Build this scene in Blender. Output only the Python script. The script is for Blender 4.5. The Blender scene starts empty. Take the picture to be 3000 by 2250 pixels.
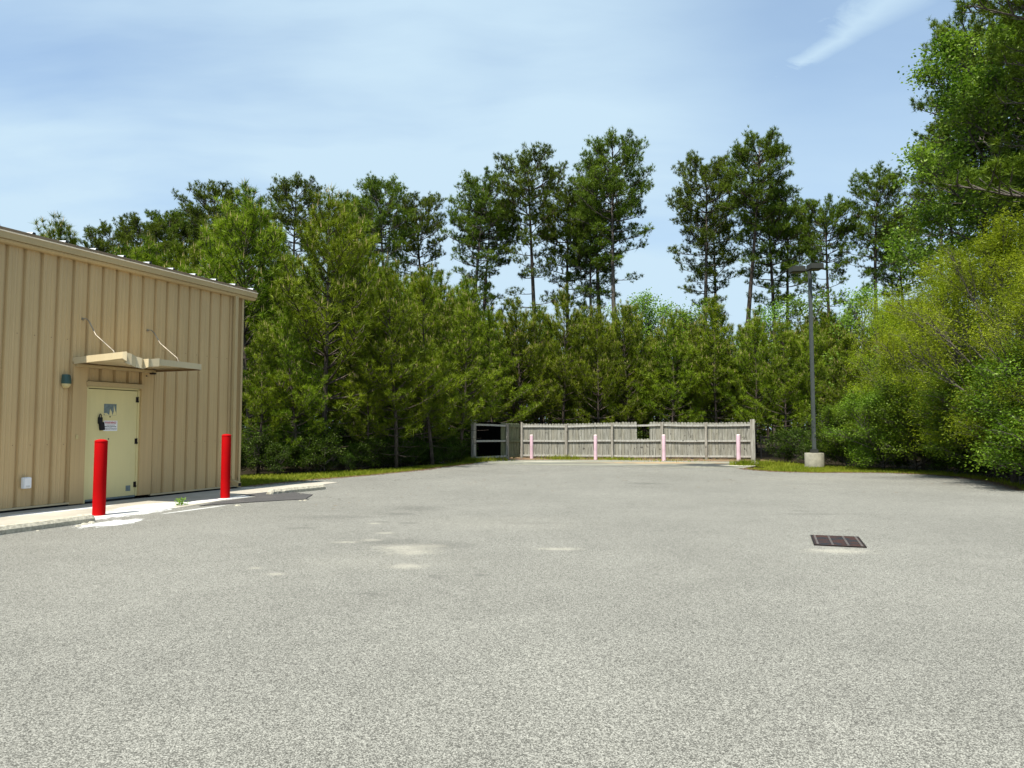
import bpy, bmesh, math, random
import numpy as np
from mathutils import Vector, Matrix

# ---------------------------------------------------------------- camera, sky, sun, exposure
S = bpy.context.scene
COL = S.collection
CAM_H, FPX, PITCH = 1.45, 727.0, math.atan(44/727.0)
cam = bpy.data.cameras.new('camera'); cam.sensor_width = 36.0; cam.lens = FPX/1024*36
cam.clip_start = 0.1; cam.clip_end = 2000
co = bpy.data.objects.new('camera', cam); COL.objects.link(co)
co.location = (0, 0, CAM_H); co.rotation_euler = (math.pi/2+PITCH, 0, 0)
S.camera = co
S.render.resolution_x = 1024; S.render.resolution_y = 768
S.view_settings.view_transform = 'Standard'; S.view_settings.look = 'None'
S.view_settings.gamma = 1.0; S.view_settings.exposure = 0.80

EL = math.radians(64); SHA = math.radians(32)          # sun elevation; heading of the shadows
sd = bpy.data.lights.new('sun', 'SUN'); sd.energy = 5.0; sd.angle = math.radians(0.55); sd.color = (1.0, 0.95, 0.86)
so = bpy.data.objects.new('sun', sd); COL.objects.link(so)
so.rotation_euler = Vector((math.cos(EL)*math.sin(SHA), math.cos(EL)*math.cos(SHA), -math.sin(EL))).to_track_quat('-Z', 'Y').to_euler()
so.location = (-20, -30, 60)

W = bpy.data.worlds.new('World'); S.world = W; W.use_nodes = True
nt = W.node_tree; nt.nodes.clear()
def N(nt, t, **k):
    n = nt.nodes.new(t)
    for a, b in k.items(): setattr(n, a, b)
    return n
def sock(nt, s, v):
    if hasattr(v, 'is_linked'): nt.links.new(v, s)
    elif isinstance(v, (tuple, list)) and len(v) == 3 and s.type == 'RGBA': s.default_value = (*v, 1)
    else: s.default_value = v
def M(nt, op, a, b=0.0, c=None, clamp=False):
    n = N(nt, 'ShaderNodeMath', operation=op, use_clamp=clamp)
    sock(nt, n.inputs[0], a); sock(nt, n.inputs[1], b)
    if c is not None: sock(nt, n.inputs[2], c)
    return n.outputs[0]
def VM(nt, op, a, b=(0, 0, 0)):
    n = N(nt, 'ShaderNodeVectorMath', operation=op)
    sock(nt, n.inputs[0], a); sock(nt, n.inputs[1], b)
    return n.outputs[0]
def MIX(nt, f, a, b, blend='MIX'):
    n = N(nt, 'ShaderNodeMix', data_type='RGBA', blend_type=blend)
    sock(nt, n.inputs[0], f); sock(nt, n.inputs[6], a); sock(nt, n.inputs[7], b)
    return n.outputs[2]
def NOISE(nt, vec, scale, detail=3, rough=.5, dist=0):
    n = N(nt, 'ShaderNodeTexNoise'); n.inputs['Scale'].default_value = scale
    n.inputs['Detail'].default_value = detail; n.inputs['Roughness'].default_value = rough; n.inputs['Distortion'].default_value = dist
    nt.links.new(vec, n.inputs['Vector']); return n.outputs['Fac']
def MAPV(nt, vec, loc=(0, 0, 0), rot=(0, 0, 0), scale=(1, 1, 1)):
    n = N(nt, 'ShaderNodeMapping'); nt.links.new(vec, n.inputs['Vector'])
    n.inputs['Location'].default_value = loc; n.inputs['Rotation'].default_value = rot; n.inputs['Scale'].default_value = scale
    return n.outputs[0]
def SMOOTH(nt, v, lo, hi, a=0.0, b=1.0):
    n = N(nt, 'ShaderNodeMapRange', interpolation_type='SMOOTHSTEP'); sock(nt, n.inputs['Value'], v)
    n.inputs['From Min'].default_value = lo; n.inputs['From Max'].default_value = hi
    n.inputs['To Min'].default_value = a; n.inputs['To Max'].default_value = b
    return n.outputs[0]

sky = N(nt, 'ShaderNodeTexSky', sky_type='NISHITA', sun_disc=False)
sky.sun_elevation = EL; sky.sun_rotation = math.radians(212); sky.air_density = 1.0; sky.dust_density = 1.0; sky.ozone_density = 1.6
tc = N(nt, 'ShaderNodeTexCoord')
sep = N(nt, 'ShaderNodeSeparateXYZ'); nt.links.new(tc.outputs['Generated'], sep.inputs[0])
zz = M(nt, 'ADD', M(nt, 'MAXIMUM', sep.outputs[2], 0.0), 0.16)
cx = M(nt, 'DIVIDE', sep.outputs[0], zz); cy = M(nt, 'DIVIDE', sep.outputs[1], zz)
cmb = N(nt, 'ShaderNodeCombineXYZ'); nt.links.new(cx, cmb.inputs[0]); nt.links.new(cy, cmb.inputs[1])
P = cmb.outputs[0]
wz = N(nt, 'ShaderNodeTexNoise'); wz.inputs['Scale'].default_value = 1.3; wz.inputs['Detail'].default_value = 3; nt.links.new(P, wz.inputs['Vector'])
PW = VM(nt, 'ADD', P, VM(nt, 'MULTIPLY', VM(nt, 'SUBTRACT', wz.outputs['Color'], (.5, .5, .5)), (.22, .30, 0)))
st = NOISE(nt, MAPV(nt, PW, (3.1, .4, 0), (0, 0, math.radians(-52)), (.6, 1.7, 1)), 1.2, 6, .54, .15)
st2 = NOISE(nt, MAPV(nt, PW, (1.7, 6.4, 0), (0, 0, math.radians(-38)), (1.2, 5.0, 1)), 1.4, 5, .55, .1)
pat = NOISE(nt, MAPV(nt, P, (7.7, 2.1, 0)), .8, 4, .5, .3)
cl = SMOOTH(nt, M(nt, 'ADD', M(nt, 'ADD', M(nt, 'MULTIPLY', st, .50), M(nt, 'MULTIPLY', st2, .12)), M(nt, 'MULTIPLY', pat, .5)), .30, .78)
# thinner towards the upper right
az_ = SMOOTH(nt, M(nt, 'DIVIDE', sep.outputs[0], M(nt, 'MAXIMUM', sep.outputs[1], .05)), .02, .45, 1.0, .32)
low = SMOOTH(nt, sep.outputs[2], .03, .50, 1.0, .27)                      # thin veil, denser low down
veil = M(nt, 'ADD', M(nt, 'MULTIPLY', M(nt, 'MULTIPLY', cl, az_), .85), low, clamp=True)
# one brighter wisp high on the right
def seg(ax, ay, bx, by, w0, w1):
    dx, dy = bx-ax, by-ay; L2 = dx*dx+dy*dy
    nz = NOISE(nt, MAPV(nt, P, (1.3, 5, 0)), 9.0, 7, .66, .8)
    px = M(nt, 'ADD', cx, M(nt, 'MULTIPLY', M(nt, 'SUBTRACT', nz, .5), .16)); py = M(nt, 'ADD', cy, M(nt, 'MULTIPLY', M(nt, 'SUBTRACT', nz, .5), -.22))
    qx = M(nt, 'SUBTRACT', px, ax); qy = M(nt, 'SUBTRACT', py, ay)
    t = M(nt, 'DIVIDE', M(nt, 'ADD', M(nt, 'MULTIPLY', qx, dx), M(nt, 'MULTIPLY', qy, dy)), L2, clamp=True)
    ex = M(nt, 'SUBTRACT', qx, M(nt, 'MULTIPLY', t, dx)); ey = M(nt, 'SUBTRACT', qy, M(nt, 'MULTIPLY', t, dy))
    d = M(nt, 'SQRT', M(nt, 'ADD', M(nt, 'MULTIPLY', ex, ex), M(nt, 'MULTIPLY', ey, ey)))
    w = M(nt, 'ADD', w0, M(nt, 'MULTIPLY', t, w1-w0))
    return M(nt, 'SUBTRACT', 1.0, SMOOTH(nt, M(nt, 'DIVIDE', d, w), -.2, 1.0))
def skyxy(px, py):
    v = (384-py)/FPX; u = (px-512)/FPX; c, s = math.cos(PITCH), math.sin(PITCH)
    d = Vector((u, c-v*s, s+v*c)).normalized(); return d.x/(d.z+.16), d.y/(d.z+.16)
a = skyxy(802, 62); b = skyxy(850, 30); c3 = skyxy(905, -12)
wisp = M(nt, 'MAXIMUM', seg(*a, *b, .08, .10), seg(*b, *c3, .11, .21))
veil = M(nt, 'MAXIMUM', veil, M(nt, 'MULTIPLY', wisp, .95))
skc = MIX(nt, 1.0, sky.outputs[0], (.80, .99, 1.15), 'MULTIPLY')
sdir = Vector((-math.cos(EL)*math.sin(SHA), -math.cos(EL)*math.cos(SHA), math.sin(EL)))
dt = N(nt, 'ShaderNodeVectorMath', operation='DOT_PRODUCT'); nt.links.new(tc.outputs['Generated'], dt.inputs[0]); dt.inputs[1].default_value = sdir
glow = M(nt, 'POWER', M(nt, 'MAXIMUM', dt.outputs['Value'], 0.0), 5.0)        # thin cloud is brighter round the sun
vs_ = N(nt, 'ShaderNodeVectorMath', operation='SCALE'); vs_.inputs[0].default_value = (3.80, 4.98, 5.90); nt.links.new(M(nt, 'MULTIPLY_ADD', glow, 1.6, .97), vs_.inputs['Scale'])
col = MIX(nt, veil, skc, vs_.outputs[0])
bg = N(nt, 'ShaderNodeBackground'); bg.inputs['Strength'].default_value = 0.096
nt.links.new(col, bg.inputs['Color'])
ow = N(nt, 'ShaderNodeOutputWorld'); nt.links.new(bg.outputs[0], ow.inputs[0])

# ---------------------------------------------------------------- helpers
def G(px, py, z=0.0):
    """the point at height z that a place in the photograph stands on"""
    v = (384-py)/FPX; u = (px-512)/FPX; c, s = math.cos(PITCH), math.sin(PITCH)
    d = Vector((u, c-v*s, s+v*c)); k = (z-CAM_H)/d.z
    return Vector((d.x*k, d.y*k, z))
def TOP(py, Y, px=512):
    v = (384-py)/FPX; c, s = math.cos(PITCH), math.sin(PITCH)
    z = CAM_H + Y*(s+v*c)/(c-v*s); X = Y*((px-512)/FPX)/(c-v*s)
    return X, z

class MB:
    def __init__(s): s.v = []; s.f = []; s.mi = []
    def add(s, vs, fs, mi=0):
        o = len(s.v); s.v += [tuple(v) for v in vs]; s.f += [tuple(i+o for i in f) for f in fs]; s.mi += [mi]*len(fs)
    def box(s, c, h, mat=None, mi=0):
        vs = [Vector((sx*h[0], sy*h[1], sz*h[2])) for sx in (-1, 1) for sy in (-1, 1) for sz in (-1, 1)]
        if mat is not None: vs = [mat @ v for v in vs]
        c = Vector(c); vs = [v+c for v in vs]
        s.add(vs, [(0, 1, 3, 2), (4, 6, 7, 5), (0, 4, 5, 1), (2, 3, 7, 6), (0, 2, 6, 4), (1, 5, 7, 3)], mi)
    def hexa(s, p, mi=0):       # 8 corners: bottom 4, top 4 (same order)
        s.add(p, [(3, 2, 1, 0), (4, 5, 6, 7), (0, 1, 5, 4), (1, 2, 6, 5), (2, 3, 7, 6), (3, 0, 4, 7)], mi)
    def tube(s, pts, rad, n=6, cap=True, mi=0):
        pts = [Vector(p) for p in pts]; vs = []; fs = []
        ref = None
        for i, p in enumerate(pts):
            d = (pts[min(i+1, len(pts)-1)]-pts[max(i-1, 0)]).normalized()
            if ref is None: ref = d.orthogonal().normalized()
            ref = (ref-d*ref.dot(d))
            ref = ref.normalized() if ref.length > 1e-6 else d.orthogonal().normalized()
            b = d.cross(ref)
            for k in range(n):
                a = 2*math.pi*k/n; vs.append(p+(ref*math.cos(a)+b*math.sin(a))*rad[i])
        for i in range(len(pts)-1):
            for k in range(n):
                k2 = (k+1) % n; fs.append((i*n+k, i*n+k2, (i+1)*n+k2, (i+1)*n+k))
        if cap:
            fs.append(tuple(range(n))[::-1]); fs.append(tuple((len(pts)-1)*n+k for k in range(n)))
        s.add(vs, fs, mi)
    def lathe(s, c, prof, n=24, mi=0):
        c = Vector(c); vs = []; fs = []
        for r, z in prof:
            for k in range(n):
                a = 2*math.pi*k/n; vs.append(c+Vector((r*math.cos(a), r*math.sin(a), z)))
        for i in range(len(prof)-1):
            for k in range(n):
                k2 = (k+1) % n; fs.append((i*n+k, i*n+k2, (i+1)*n+k2, (i+1)*n+k))
        fs.append(tuple(range(n))[::-1]); fs.append(tuple((len(prof)-1)*n+k for k in range(n)))
        s.add(vs, fs, mi)
    def poly(s, pts, mi=0): s.add(pts, [tuple(range(len(pts)))], mi)
    def build(s, name, mats, parent=None, smooth=False, bevel=0, auto=None):
        me = bpy.data.meshes.new(name); me.from_pydata(s.v, [], s.f)
        if not isinstance(mats, (list, tuple)): mats = [mats]
        for m in mats: me.materials.append(m)
        if len(mats) > 1: me.polygons.foreach_set('material_index', s.mi)
        if bevel:
            bm = bmesh.new(); bm.from_mesh(me); bmesh.ops.remove_doubles(bm, verts=bm.verts, dist=1e-5)
            es = [e for e in bm.edges if len(e.link_faces) == 2 and e.calc_face_angle(0) > .6]
            bmesh.ops.bevel(bm, geom=es, offset=bevel, segments=2, affect='EDGES', clamp_overlap=True)
            bm.to_mesh(me); bm.free()
        if smooth:
            me.polygons.foreach_set('use_smooth', [True]*len(me.polygons))
            if auto: me.set_sharp_from_angle(angle=auto)
        me.update()
        o = bpy.data.objects.new(name, me); COL.objects.link(o)
        if parent: o.parent = parent
        return o
def tag(o, label=None, cat=None, group=None, kind=None):
    if label: o['label'] = label
    if cat: o['category'] = cat
    if group: o['group'] = group
    if kind: o['kind'] = kind
    return o
def empty(name, loc=(0, 0, 0), rz=0, **k):
    o = bpy.data.objects.new(name, None); COL.objects.link(o); o.location = loc; o.rotation_euler = (0, 0, rz)
    o.empty_display_size = .2
    return tag(o, **k)
def copy_tree(root):
    r = root.copy(); COL.objects.link(r)
    for ch in list(root.children):
        c = ch.copy(); COL.objects.link(c); c.parent = r
        for g in list(ch.children):
            d = g.copy(); COL.objects.link(d); d.parent = c
    return r

# ---------------------------------------------------------------- materials
def mat(name):
    m = bpy.data.materials.new(name); m.use_nodes = True; t = m.node_tree; t.nodes.clear()
    o = N(t, 'ShaderNodeOutputMaterial'); return m, t, o
def princ(t, o, col, rough=.7, metal=0.0, spec=.3, bump=None, bstr=.3, bdist=.01):
    p = N(t, 'ShaderNodeBsdfPrincipled'); sock(t, p.inputs['Base Color'], col if not isinstance(col, tuple) else (*col[:3], 1))
    sock(t, p.inputs['Roughness'], rough); p.inputs['Metallic'].default_value = metal
    p.inputs['Specular IOR Level'].default_value = spec
    if bump is not None:
        b = N(t, 'ShaderNodeBump'); b.inputs['Strength'].default_value = bstr; b.inputs['Distance'].default_value = bdist
        t.links.new(bump, b.inputs['Height']); t.links.new(b.outputs[0], p.inputs['Normal'])
    t.links.new(p.outputs[0], o.inputs[0]); return p
def OBJ(t): return N(t, 'ShaderNodeTexCoord').outputs['Object']
def POS(t): return N(t, 'ShaderNodeNewGeometry').outputs['Position']
def simple(name, col, rough=.6, metal=0, spec=.3, var=.12, scale=6, bump=0):
    m, t, o = mat(name); v = OBJ(t)
    n = NOISE(t, v, scale, 5, .6)
    k = SMOOTH(t, n, .25, .75, 1-var, 1+var)
    c = N(t, 'ShaderNodeVectorMath', operation='SCALE'); c.inputs[0].default_value = col; t.links.new(k, c.inputs['Scale'])
    princ(t, o, c.outputs[0], rough, metal, spec, n if bump else None, bump or .1)
    return m
def foliage(name, c1, c2, trans=.35, clump=.9, gloss=.02):
    m, t, o = mat(name); g = N(t, 'ShaderNodeNewGeometry'); oi = N(t, 'ShaderNodeObjectInfo')
    n = NOISE(t, OBJ(t), clump, 3, .55)
    f = M(t, 'ADD', M(t, 'MULTIPLY', g.outputs['Random Per Island'], .5), SMOOTH(t, n, .36, .64, 0, .5), clamp=True)
    c = MIX(t, f, c1, c2)
    hsv = N(t, 'ShaderNodeHueSaturation'); t.links.new(c, hsv.inputs['Color'])
    t.links.new(SMOOTH(t, oi.outputs['Random'], 0, 1, .492, .508), hsv.inputs['Hue'])
    t.links.new(SMOOTH(t, oi.outputs['Random'], 0, 1, .85, 1.18), hsv.inputs['Value'])
    d = N(t, 'ShaderNodeBsdfDiffuse'); t.links.new(hsv.outputs[0], d.inputs[0])
    tr = N(t, 'ShaderNodeBsdfTranslucent'); t.links.new(MIX(t, 1.0, hsv.outputs[0], (1.15, 1.25, .6), 'MULTIPLY'), tr.inputs[0])
    gl = N(t, 'ShaderNodeBsdfGlossy'); gl.inputs['Roughness'].default_value = .45; gl.inputs[0].default_value = (.7, .8, .4, 1)
    a = N(t, 'ShaderNodeMixShader'); a.inputs[0].default_value = trans; t.links.new(d.outputs[0], a.inputs[1]); t.links.new(tr.outputs[0], a.inputs[2])
    b = N(t, 'ShaderNodeMixShader'); b.inputs[0].default_value = gloss; t.links.new(a.outputs[0], b.inputs[1]); t.links.new(gl.outputs[0], b.inputs[2])
    t.links.new(b.outputs[0], o.inputs[0]); return m

M_young = foliage('young_pine_needles', (.026, .064, .002), (.240, .305, .018), .24, .8)
M_mature = foliage('mature_pine_needles', (.026, .054, .005), (.150, .200, .018), .20, .6)
M_gum = foliage('broad_leaves', (.034, .078, .008), (.180, .250, .036), .40, .5)
M_willow = foliage('willow_leaves', (.075, .125, .004), (.350, .410, .022), .40, .5)
M_under = foliage('undergrowth_leaves', (.012, .034, .003), (.070, .115, .010), .35, 1.5)  # leaf colour darkened to paint in shade of the overhanging crowns
M_bush = foliage('bush_leaves', (.040, .085, .005), (.165, .250, .022), .35, 1.0)
M_lime = foliage('spring_leaves', (.100, .190, .025), (.210, .320, .050), .45, 1.0)
M_grass = foliage('grass_blades', (.090, .125, .008), (.22, .225, .025), .25, .7, .01)
M_candle = simple('pine_candle', (.34, .26, .11), .8, var=.2)
def bark(name, c1, c2):
    m, t, o = mat(name); v = MAPV(t, OBJ(t), scale=(9, 9, 2.2)); n = NOISE(t, v, 2.0, 6, .65)
    princ(t, o, MIX(t, SMOOTH(t, n, .3, .7), c1, c2), .9, 0, .1, n, .8, .03); return m
M_bark = bark('pine_bark', (.030, .024, .019), (.12, .095, .075))
M_barkg = bark('grey_bark', (.04, .035, .03), (.15, .13, .11))
M_dead = bark('dead_wood', (.16, .14, .11), (.36, .33, .28))

def blob(t, P, cx, cy, rx, ry, rot=0, amp=.5, sc=3.0, soft=.35, nz=None):
    """0..1 mask of an irregular stain centred at (cx, cy) on the ground"""
    v = MAPV(t, VM(t, 'SUBTRACT', P, (cx, cy, 0)), rot=(0, 0, -rot), scale=(1, 1, 0))
    v = VM(t, 'DIVIDE', v, (rx, ry, 1))
    ln = N(t, 'ShaderNodeVectorMath', operation='LENGTH'); t.links.new(v, ln.inputs[0])
    n = nz if nz is not None else NOISE(t, P, sc, 6, .62)
    d = M(t, 'ADD', ln.outputs['Value'], M(t, 'MULTIPLY', M(t, 'SUBTRACT', n, .47), amp*5))
    return M(t, 'SUBTRACT', 1.0, SMOOTH(t, d, 1-soft, 1+soft))
def ring(t, P, cx, cy, R, w, nz):
    v = VM(t, 'MULTIPLY', VM(t, 'SUBTRACT', P, (cx, cy, 0)), (1, 1, 0))
    ln = N(t, 'ShaderNodeVectorMath', operation='LENGTH'); t.links.new(v, ln.inputs[0])
    d = M(t, 'ABSOLUTE', M(t, 'SUBTRACT', M(t, 'ADD', ln.outputs['Value'], M(t, 'MULTIPLY', nz, .25)), R))
    return M(t, 'SUBTRACT', 1.0, SMOOTH(t, d, w*.3, w))

# building frame: corner, direction along the wall (towards the far corner), outward normal
P1 = Vector((-6.62, 17.71, 0)); WA = math.atan(286.5/FPX)
D = Vector((math.sin(WA), math.cos(WA), 0)); NO = Vector((math.cos(WA), -math.sin(WA), 0))
def WL(t, n, z): return P1 - D*t + NO*n + Vector((0, 0, z))
RW = Matrix(((-D.x, NO.x, 0), (-D.y, NO.y, 0), (0, 0, 1)))     # local x = t, y = n, z = up

def paint_mask(t, P):
    fine = NOISE(t, MAPV(t, P, rot=(0, 0, WA), scale=(1.6, .8, 1)), 4.2, 9, .78)
    b = None
    for (px, py, rx, ry, amp) in ((122, 513.5, 1.05, .42, .62), (101, 516.5, .5, .26, .35), (72, 509.8, .9, .16, .5), (212, 500.4, 1.45, .20, .10), (182, 504.2, .7, .13, .2), (112, 523, .55, .30, .75),
                                  (198, 509, .8, .05, .30), (35, 513.5, .7, .14, .6), (148, 506, .8, .22, .7)):
        g = G(px, py)
        k = blob(t, P, g.x, g.y, ry, rx, -WA, amp, nz=fine, soft=.16)
        b = k if b is None else M(t, 'MAXIMUM', b, k)
    return M(t, 'MULTIPLY', b, SMOOTH(t, NOISE(t, P, 22, 5, .75), .36, .50, .25, 1.0))

def asphalt_mat():
    m, t, o = mat('worn_asphalt'); P = POS(t)
    vo = N(t, 'ShaderNodeTexVoronoi'); vo.inputs['Scale'].default_value = 150; t.links.new(P, vo.inputs['Vector'])
    bw = N(t, 'ShaderNodeSeparateColor'); t.links.new(vo.outputs['Color'], bw.inputs[0])
    vo2 = N(t, 'ShaderNodeTexVoronoi'); vo2.inputs['Scale'].default_value = 60; t.links.new(P, vo2.inputs['Vector'])
    bw2 = N(t, 'ShaderNodeSeparateColor'); t.links.new(vo2.outputs['Color'], bw2.inputs[0])
    gap = SMOOTH(t, vo.outputs['Distance'], .25, .75)
    n1 = NOISE(t, P, 50, 5, .8)
    k = M(t, 'ADD', M(t, 'MULTIPLY', bw.outputs[0], .42), M(t, 'MULTIPLY', n1, .50))
    k = M(t, 'ADD', k, M(t, 'MULTIPLY', bw2.outputs[1], .12))
    k = M(t, 'SUBTRACT', k, M(t, 'MULTIPLY', gap, .30))
    k = SMOOTH(t, k, .05, .85)
    c = MIX(t, k, (.066, .064, .054), (.355, .345, .297))
    big = NOISE(t, P, .35, 5, .6); mid = NOISE(t, P, 1.7, 5, .65, .4)
    mul = M(t, 'ADD', SMOOTH(t, big, .25, .75, .90, 1.08), SMOOTH(t, mid, .2, .8, -.06, .06))
    sc = N(t, 'ShaderNodeVectorMath', operation='SCALE'); t.links.new(c, sc.inputs[0]); t.links.new(mul, sc.inputs['Scale'])
    c = sc.outputs[0]
    st = NOISE(t, P, 6.5, 9, .78, .4)
    # sandy, dusty places
    sand = None
    for (px, py, rx, ry) in ((412, 552, .26, .13), (406, 548, .35, .18), (428, 546, .20, .10), (407, 566, .20, .09), (375, 523, .10, .05), (385, 533, .12, .05), (372, 540, .12, .05), (560, 549, .22, .07), (838, 551, .34, .12),
                             (346, 542, .14, .05), (256, 568, .07, .03), (276, 574, .10, .04), (500, 523, 1.2, .5), (820, 478, 1.4, .7), (380, 560, .8, .35)):
        g = G(px, py); b = blob(t, P, g.x, g.y, rx, ry*1.5, 0, .75, nz=st, soft=.8)
        if (px, py) in ((500, 523), (820, 478), (380, 560)): b = M(t, 'MULTIPLY', b, .18)
        sand = b if sand is None else M(t, 'MAXIMUM', sand, b)
    c = MIX(t, M(t, 'MULTIPLY', sand, .32), c, (.45, .42, .33))
    # dark spots, tyre scuffs, darker right-hand edge
    dark = None
    for (px, py, rx, ry, q) in ((418, 508, .5, .20, .45), (404, 514, .3, .08, .5), (408, 523, .16, .05, .6), (382, 522, .2, .05, .5), (396, 542, .4, .13, .4), (440, 545, .4, .15, .35), (645, 483.5, .5, .12, .6),
                                (480, 575, .1, .035, .6), (437, 577, .12, .04, .5), (530, 523, .6, .08, .3), (802, 511, .2, .05, .5), (945, 478, 2.6, .45, .75), (990, 484, 1.4, .35, .75), (1012, 489, .5, .35, .8),
                                (302, 528, .25, .05, .5), (340, 517, .9, .10, .3), (365, 594, .14, .04, .35), (820, 514, 1.0, .06, .35)):
        g = G(px, py); b = M(t, 'MULTIPLY', blob(t, P, g.x, g.y, rx, ry*2.2, 0, .7, nz=st, soft=.4), q)
        dark = b if dark is None else M(t, 'MAXIMUM', dark, b)
    nlow = NOISE(t, P, .8, 3, .5)
    brk = SMOOTH(t, NOISE(t, P, .5, 5, .7), .42, .66)
    for (cx_, cy_, R, w, q) in ((4.0, 8.0, 13.0, .10, .22), (4.0, 8.6, 14.1, .09, .2), (-1.5, 40, 21.0, .12, .16), (6, 2, 17.5, .08, .18), (-4, 30, 14, .04, .25), (9, 30, 19.2, .03, .3)):
        b = M(t, 'MULTIPLY', M(t, 'MULTIPLY', ring(t, P, cx_, cy_, R, w, nlow), brk), q)
        dark = M(t, 'MAXIMUM', dark, b)
    c = MIX(t, M(t, 'MULTIPLY', dark, .65), c, (.060, .058, .052))
    # scattered dark crumbs and pale chips
    v3 = N(t, 'ShaderNodeTexVoronoi'); v3.inputs['Scale'].default_value = 1.6; t.links.new(P, v3.inputs['Vector'])
    c3_ = N(t, 'ShaderNodeSeparateColor'); t.links.new(v3.outputs['Color'], c3_.inputs[0])
    sp = M(t, 'MULTIPLY', M(t, 'SUBTRACT', 1.0, SMOOTH(t, v3.outputs['Distance'], .018, .034)), M(t, 'GREATER_THAN', c3_.outputs[0], .72))
    c = MIX(t, M(t, 'MULTIPLY', sp, .8), c, (.06, .045, .035))
    c = MIX(t, M(t, 'MULTIPLY', paint_mask(t, P), .92), c, (.54, .54, .52))
    hb = M(t, 'SUBTRACT', M(t, 'MULTIPLY', n1, 1.0), M(t, 'MULTIPLY', vo.outputs['Distance'], .6))
    princ(t, o, c, .88, 0, .18, hb, .55, .006)
    return m
M_asph = asphalt_mat()
def concrete_mat(name, base=(.44, .43, .39), paint=False, stain=None):
    m, t, o = mat(name); P = POS(t); n = NOISE(t, P, 1.6, 7, .65); f = NOISE(t, P, 60, 4, .7)
    c = MIX(t, SMOOTH(t, n, .25, .75), tuple(x*.84 for x in base), tuple(min(1, x*1.12) for x in base))
    c = MIX(t, M(t, 'MULTIPLY', SMOOTH(t, f, .5, .8), .22), c, (.16, .15, .13))
    if stain:
        st = NOISE(t, P, 1.1, 7, .7, .5)
        for (px, py, rx, ry, colr, q) in stain:
            g = G(px, py); c = MIX(t, M(t, 'MULTIPLY', blob(t, P, g.x, g.y, rx, ry, 0, .7, nz=st, soft=.4), q), c, colr)
    if paint: c = MIX(t, M(t, 'MULTIPLY', paint_mask(t, P), .92), c, (.54, .54, .52))
    princ(t, o, c, .9, 0, .15, f, .3, .004); return m
M_apron = concrete_mat('apron_concrete', (.36, .33, .27), True)
M_pad = concrete_mat('pad_concrete', (.21, .205, .16), stain=(
    (712, 465.3, 1.9, 1.35, (.035, .038, .038), .95), (672, 465.9, 2.2, .5, (.06, .062, .06), .7), (640, 463.0, 3.0, .7, (.36, .24, .12), .75), (741, 465.6, .8, .6, (.42, .39, .30), .8), (500, 462.9, 1.2, .5, (.20, .20, .17), .6),
    (560, 463.3, 3.0, .8, (.12, .125, .105), .8), (610, 466, 3.0, .5, (.11, .11, .10), .6), (545, 461.9, 1.4, .4, (.42, .40, .32), .7)))
M_curb = simple('old_kerb_concrete', (.38, .35, .27), .9, var=.3, scale=22, bump=.6)
M_base = simple('lamp_base_concrete', (.25, .235, .18), .9, var=.22, scale=5, bump=.3)

def ribbed(name, col, streak=.10, rough=.38):
    m, t, o = mat(name); P = POS(t)
    v = MAPV(t, P, rot=(0, 0, WA), scale=(26, 26, .35)); n = NOISE(t, v, 1.0, 5, .6)
    v2 = MAPV(t, P, scale=(1.2, 1.2, .5)); n2 = NOISE(t, v2, 1.0, 4, .6)
    k = M(t, 'ADD', SMOOTH(t, n, .25, .75, -streak, streak), SMOOTH(t, n2, .3, .7, .95, 1.05))
    sz = N(t, 'ShaderNodeSeparateXYZ'); t.links.new(P, sz.inputs[0])
    dirt = M(t, 'MULTIPLY', SMOOTH(t, M(t, 'ADD', sz.outputs[2], M(t, 'MULTIPLY', n2, .5)), .3, .75, 1, 0), .25)
    sc = N(t, 'ShaderNodeVectorMath', operation='SCALE'); sc.inputs[0].default_value = col; t.links.new(k, sc.inputs['Scale'])
    c = MIX(t, dirt, sc.outputs[0], tuple(x*.72 for x in col))
    princ(t, o, c, rough, 0, .45); return m
M_wall = ribbed('tan_painted_metal', (.50, .352, .170), .06)
M_trim = ribbed('tan_trim_metal', (.46, .345, .175), .03)
M_door = ribbed('cream_door_paint', (.66, .57, .28), .015, .45)
M_fascia = ribbed('canopy_metal', (.56, .46, .28), .04)
M_galv = simple('white_roof_metal', (.6, .6, .6), .35, .3, var=.06)
M_dark = simple('black_plastic', (.012, .012, .014), .4)
M_hinge = simple('dark_steel', (.03, .022, .02), .5, .6)
M_rod = simple('rusty_rod', (.30, .26, .20), .5, .6, var=.4, scale=9)
M_void = simple('dark_gap', (.008, .008, .008), .9)
M_patch = simple('bare_metal_patch', (.16, .20, .20), .5, .2, var=.25, scale=15)
M_white = simple('white_plastic', (.78, .78, .77), .4, var=.03)
M_bronze = simple('green_bronze', (.045, .085, .07), .45, .2)
M_lens = simple('yellowed_lens', (.55, .45, .22), .3, var=.1)
M_red = simple('red_bollard_sleeve', (.36, .001, .002), .75, spec=.08, var=.10, scale=3)
M_pink = simple('faded_pink_sleeve', (.58, .40, .45), .6, spec=.2, var=.10, scale=3)
M_pinkcap = simple('faded_cap', (.68, .56, .54), .7, var=.1)
M_lamp = simple('lamp_post_paint', (.075, .085, .082), .5, .2, var=.08)
M_head = simple('lamp_head_paint', (.030, .033, .027), .8, var=.06)
M_lglass = simple('lamp_glass', (.09, .08, .055), .5, var=.05)
M_chain = simple('black_vinyl_wire', (.012, .012, .012), .5)
M_newasph = None
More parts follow.
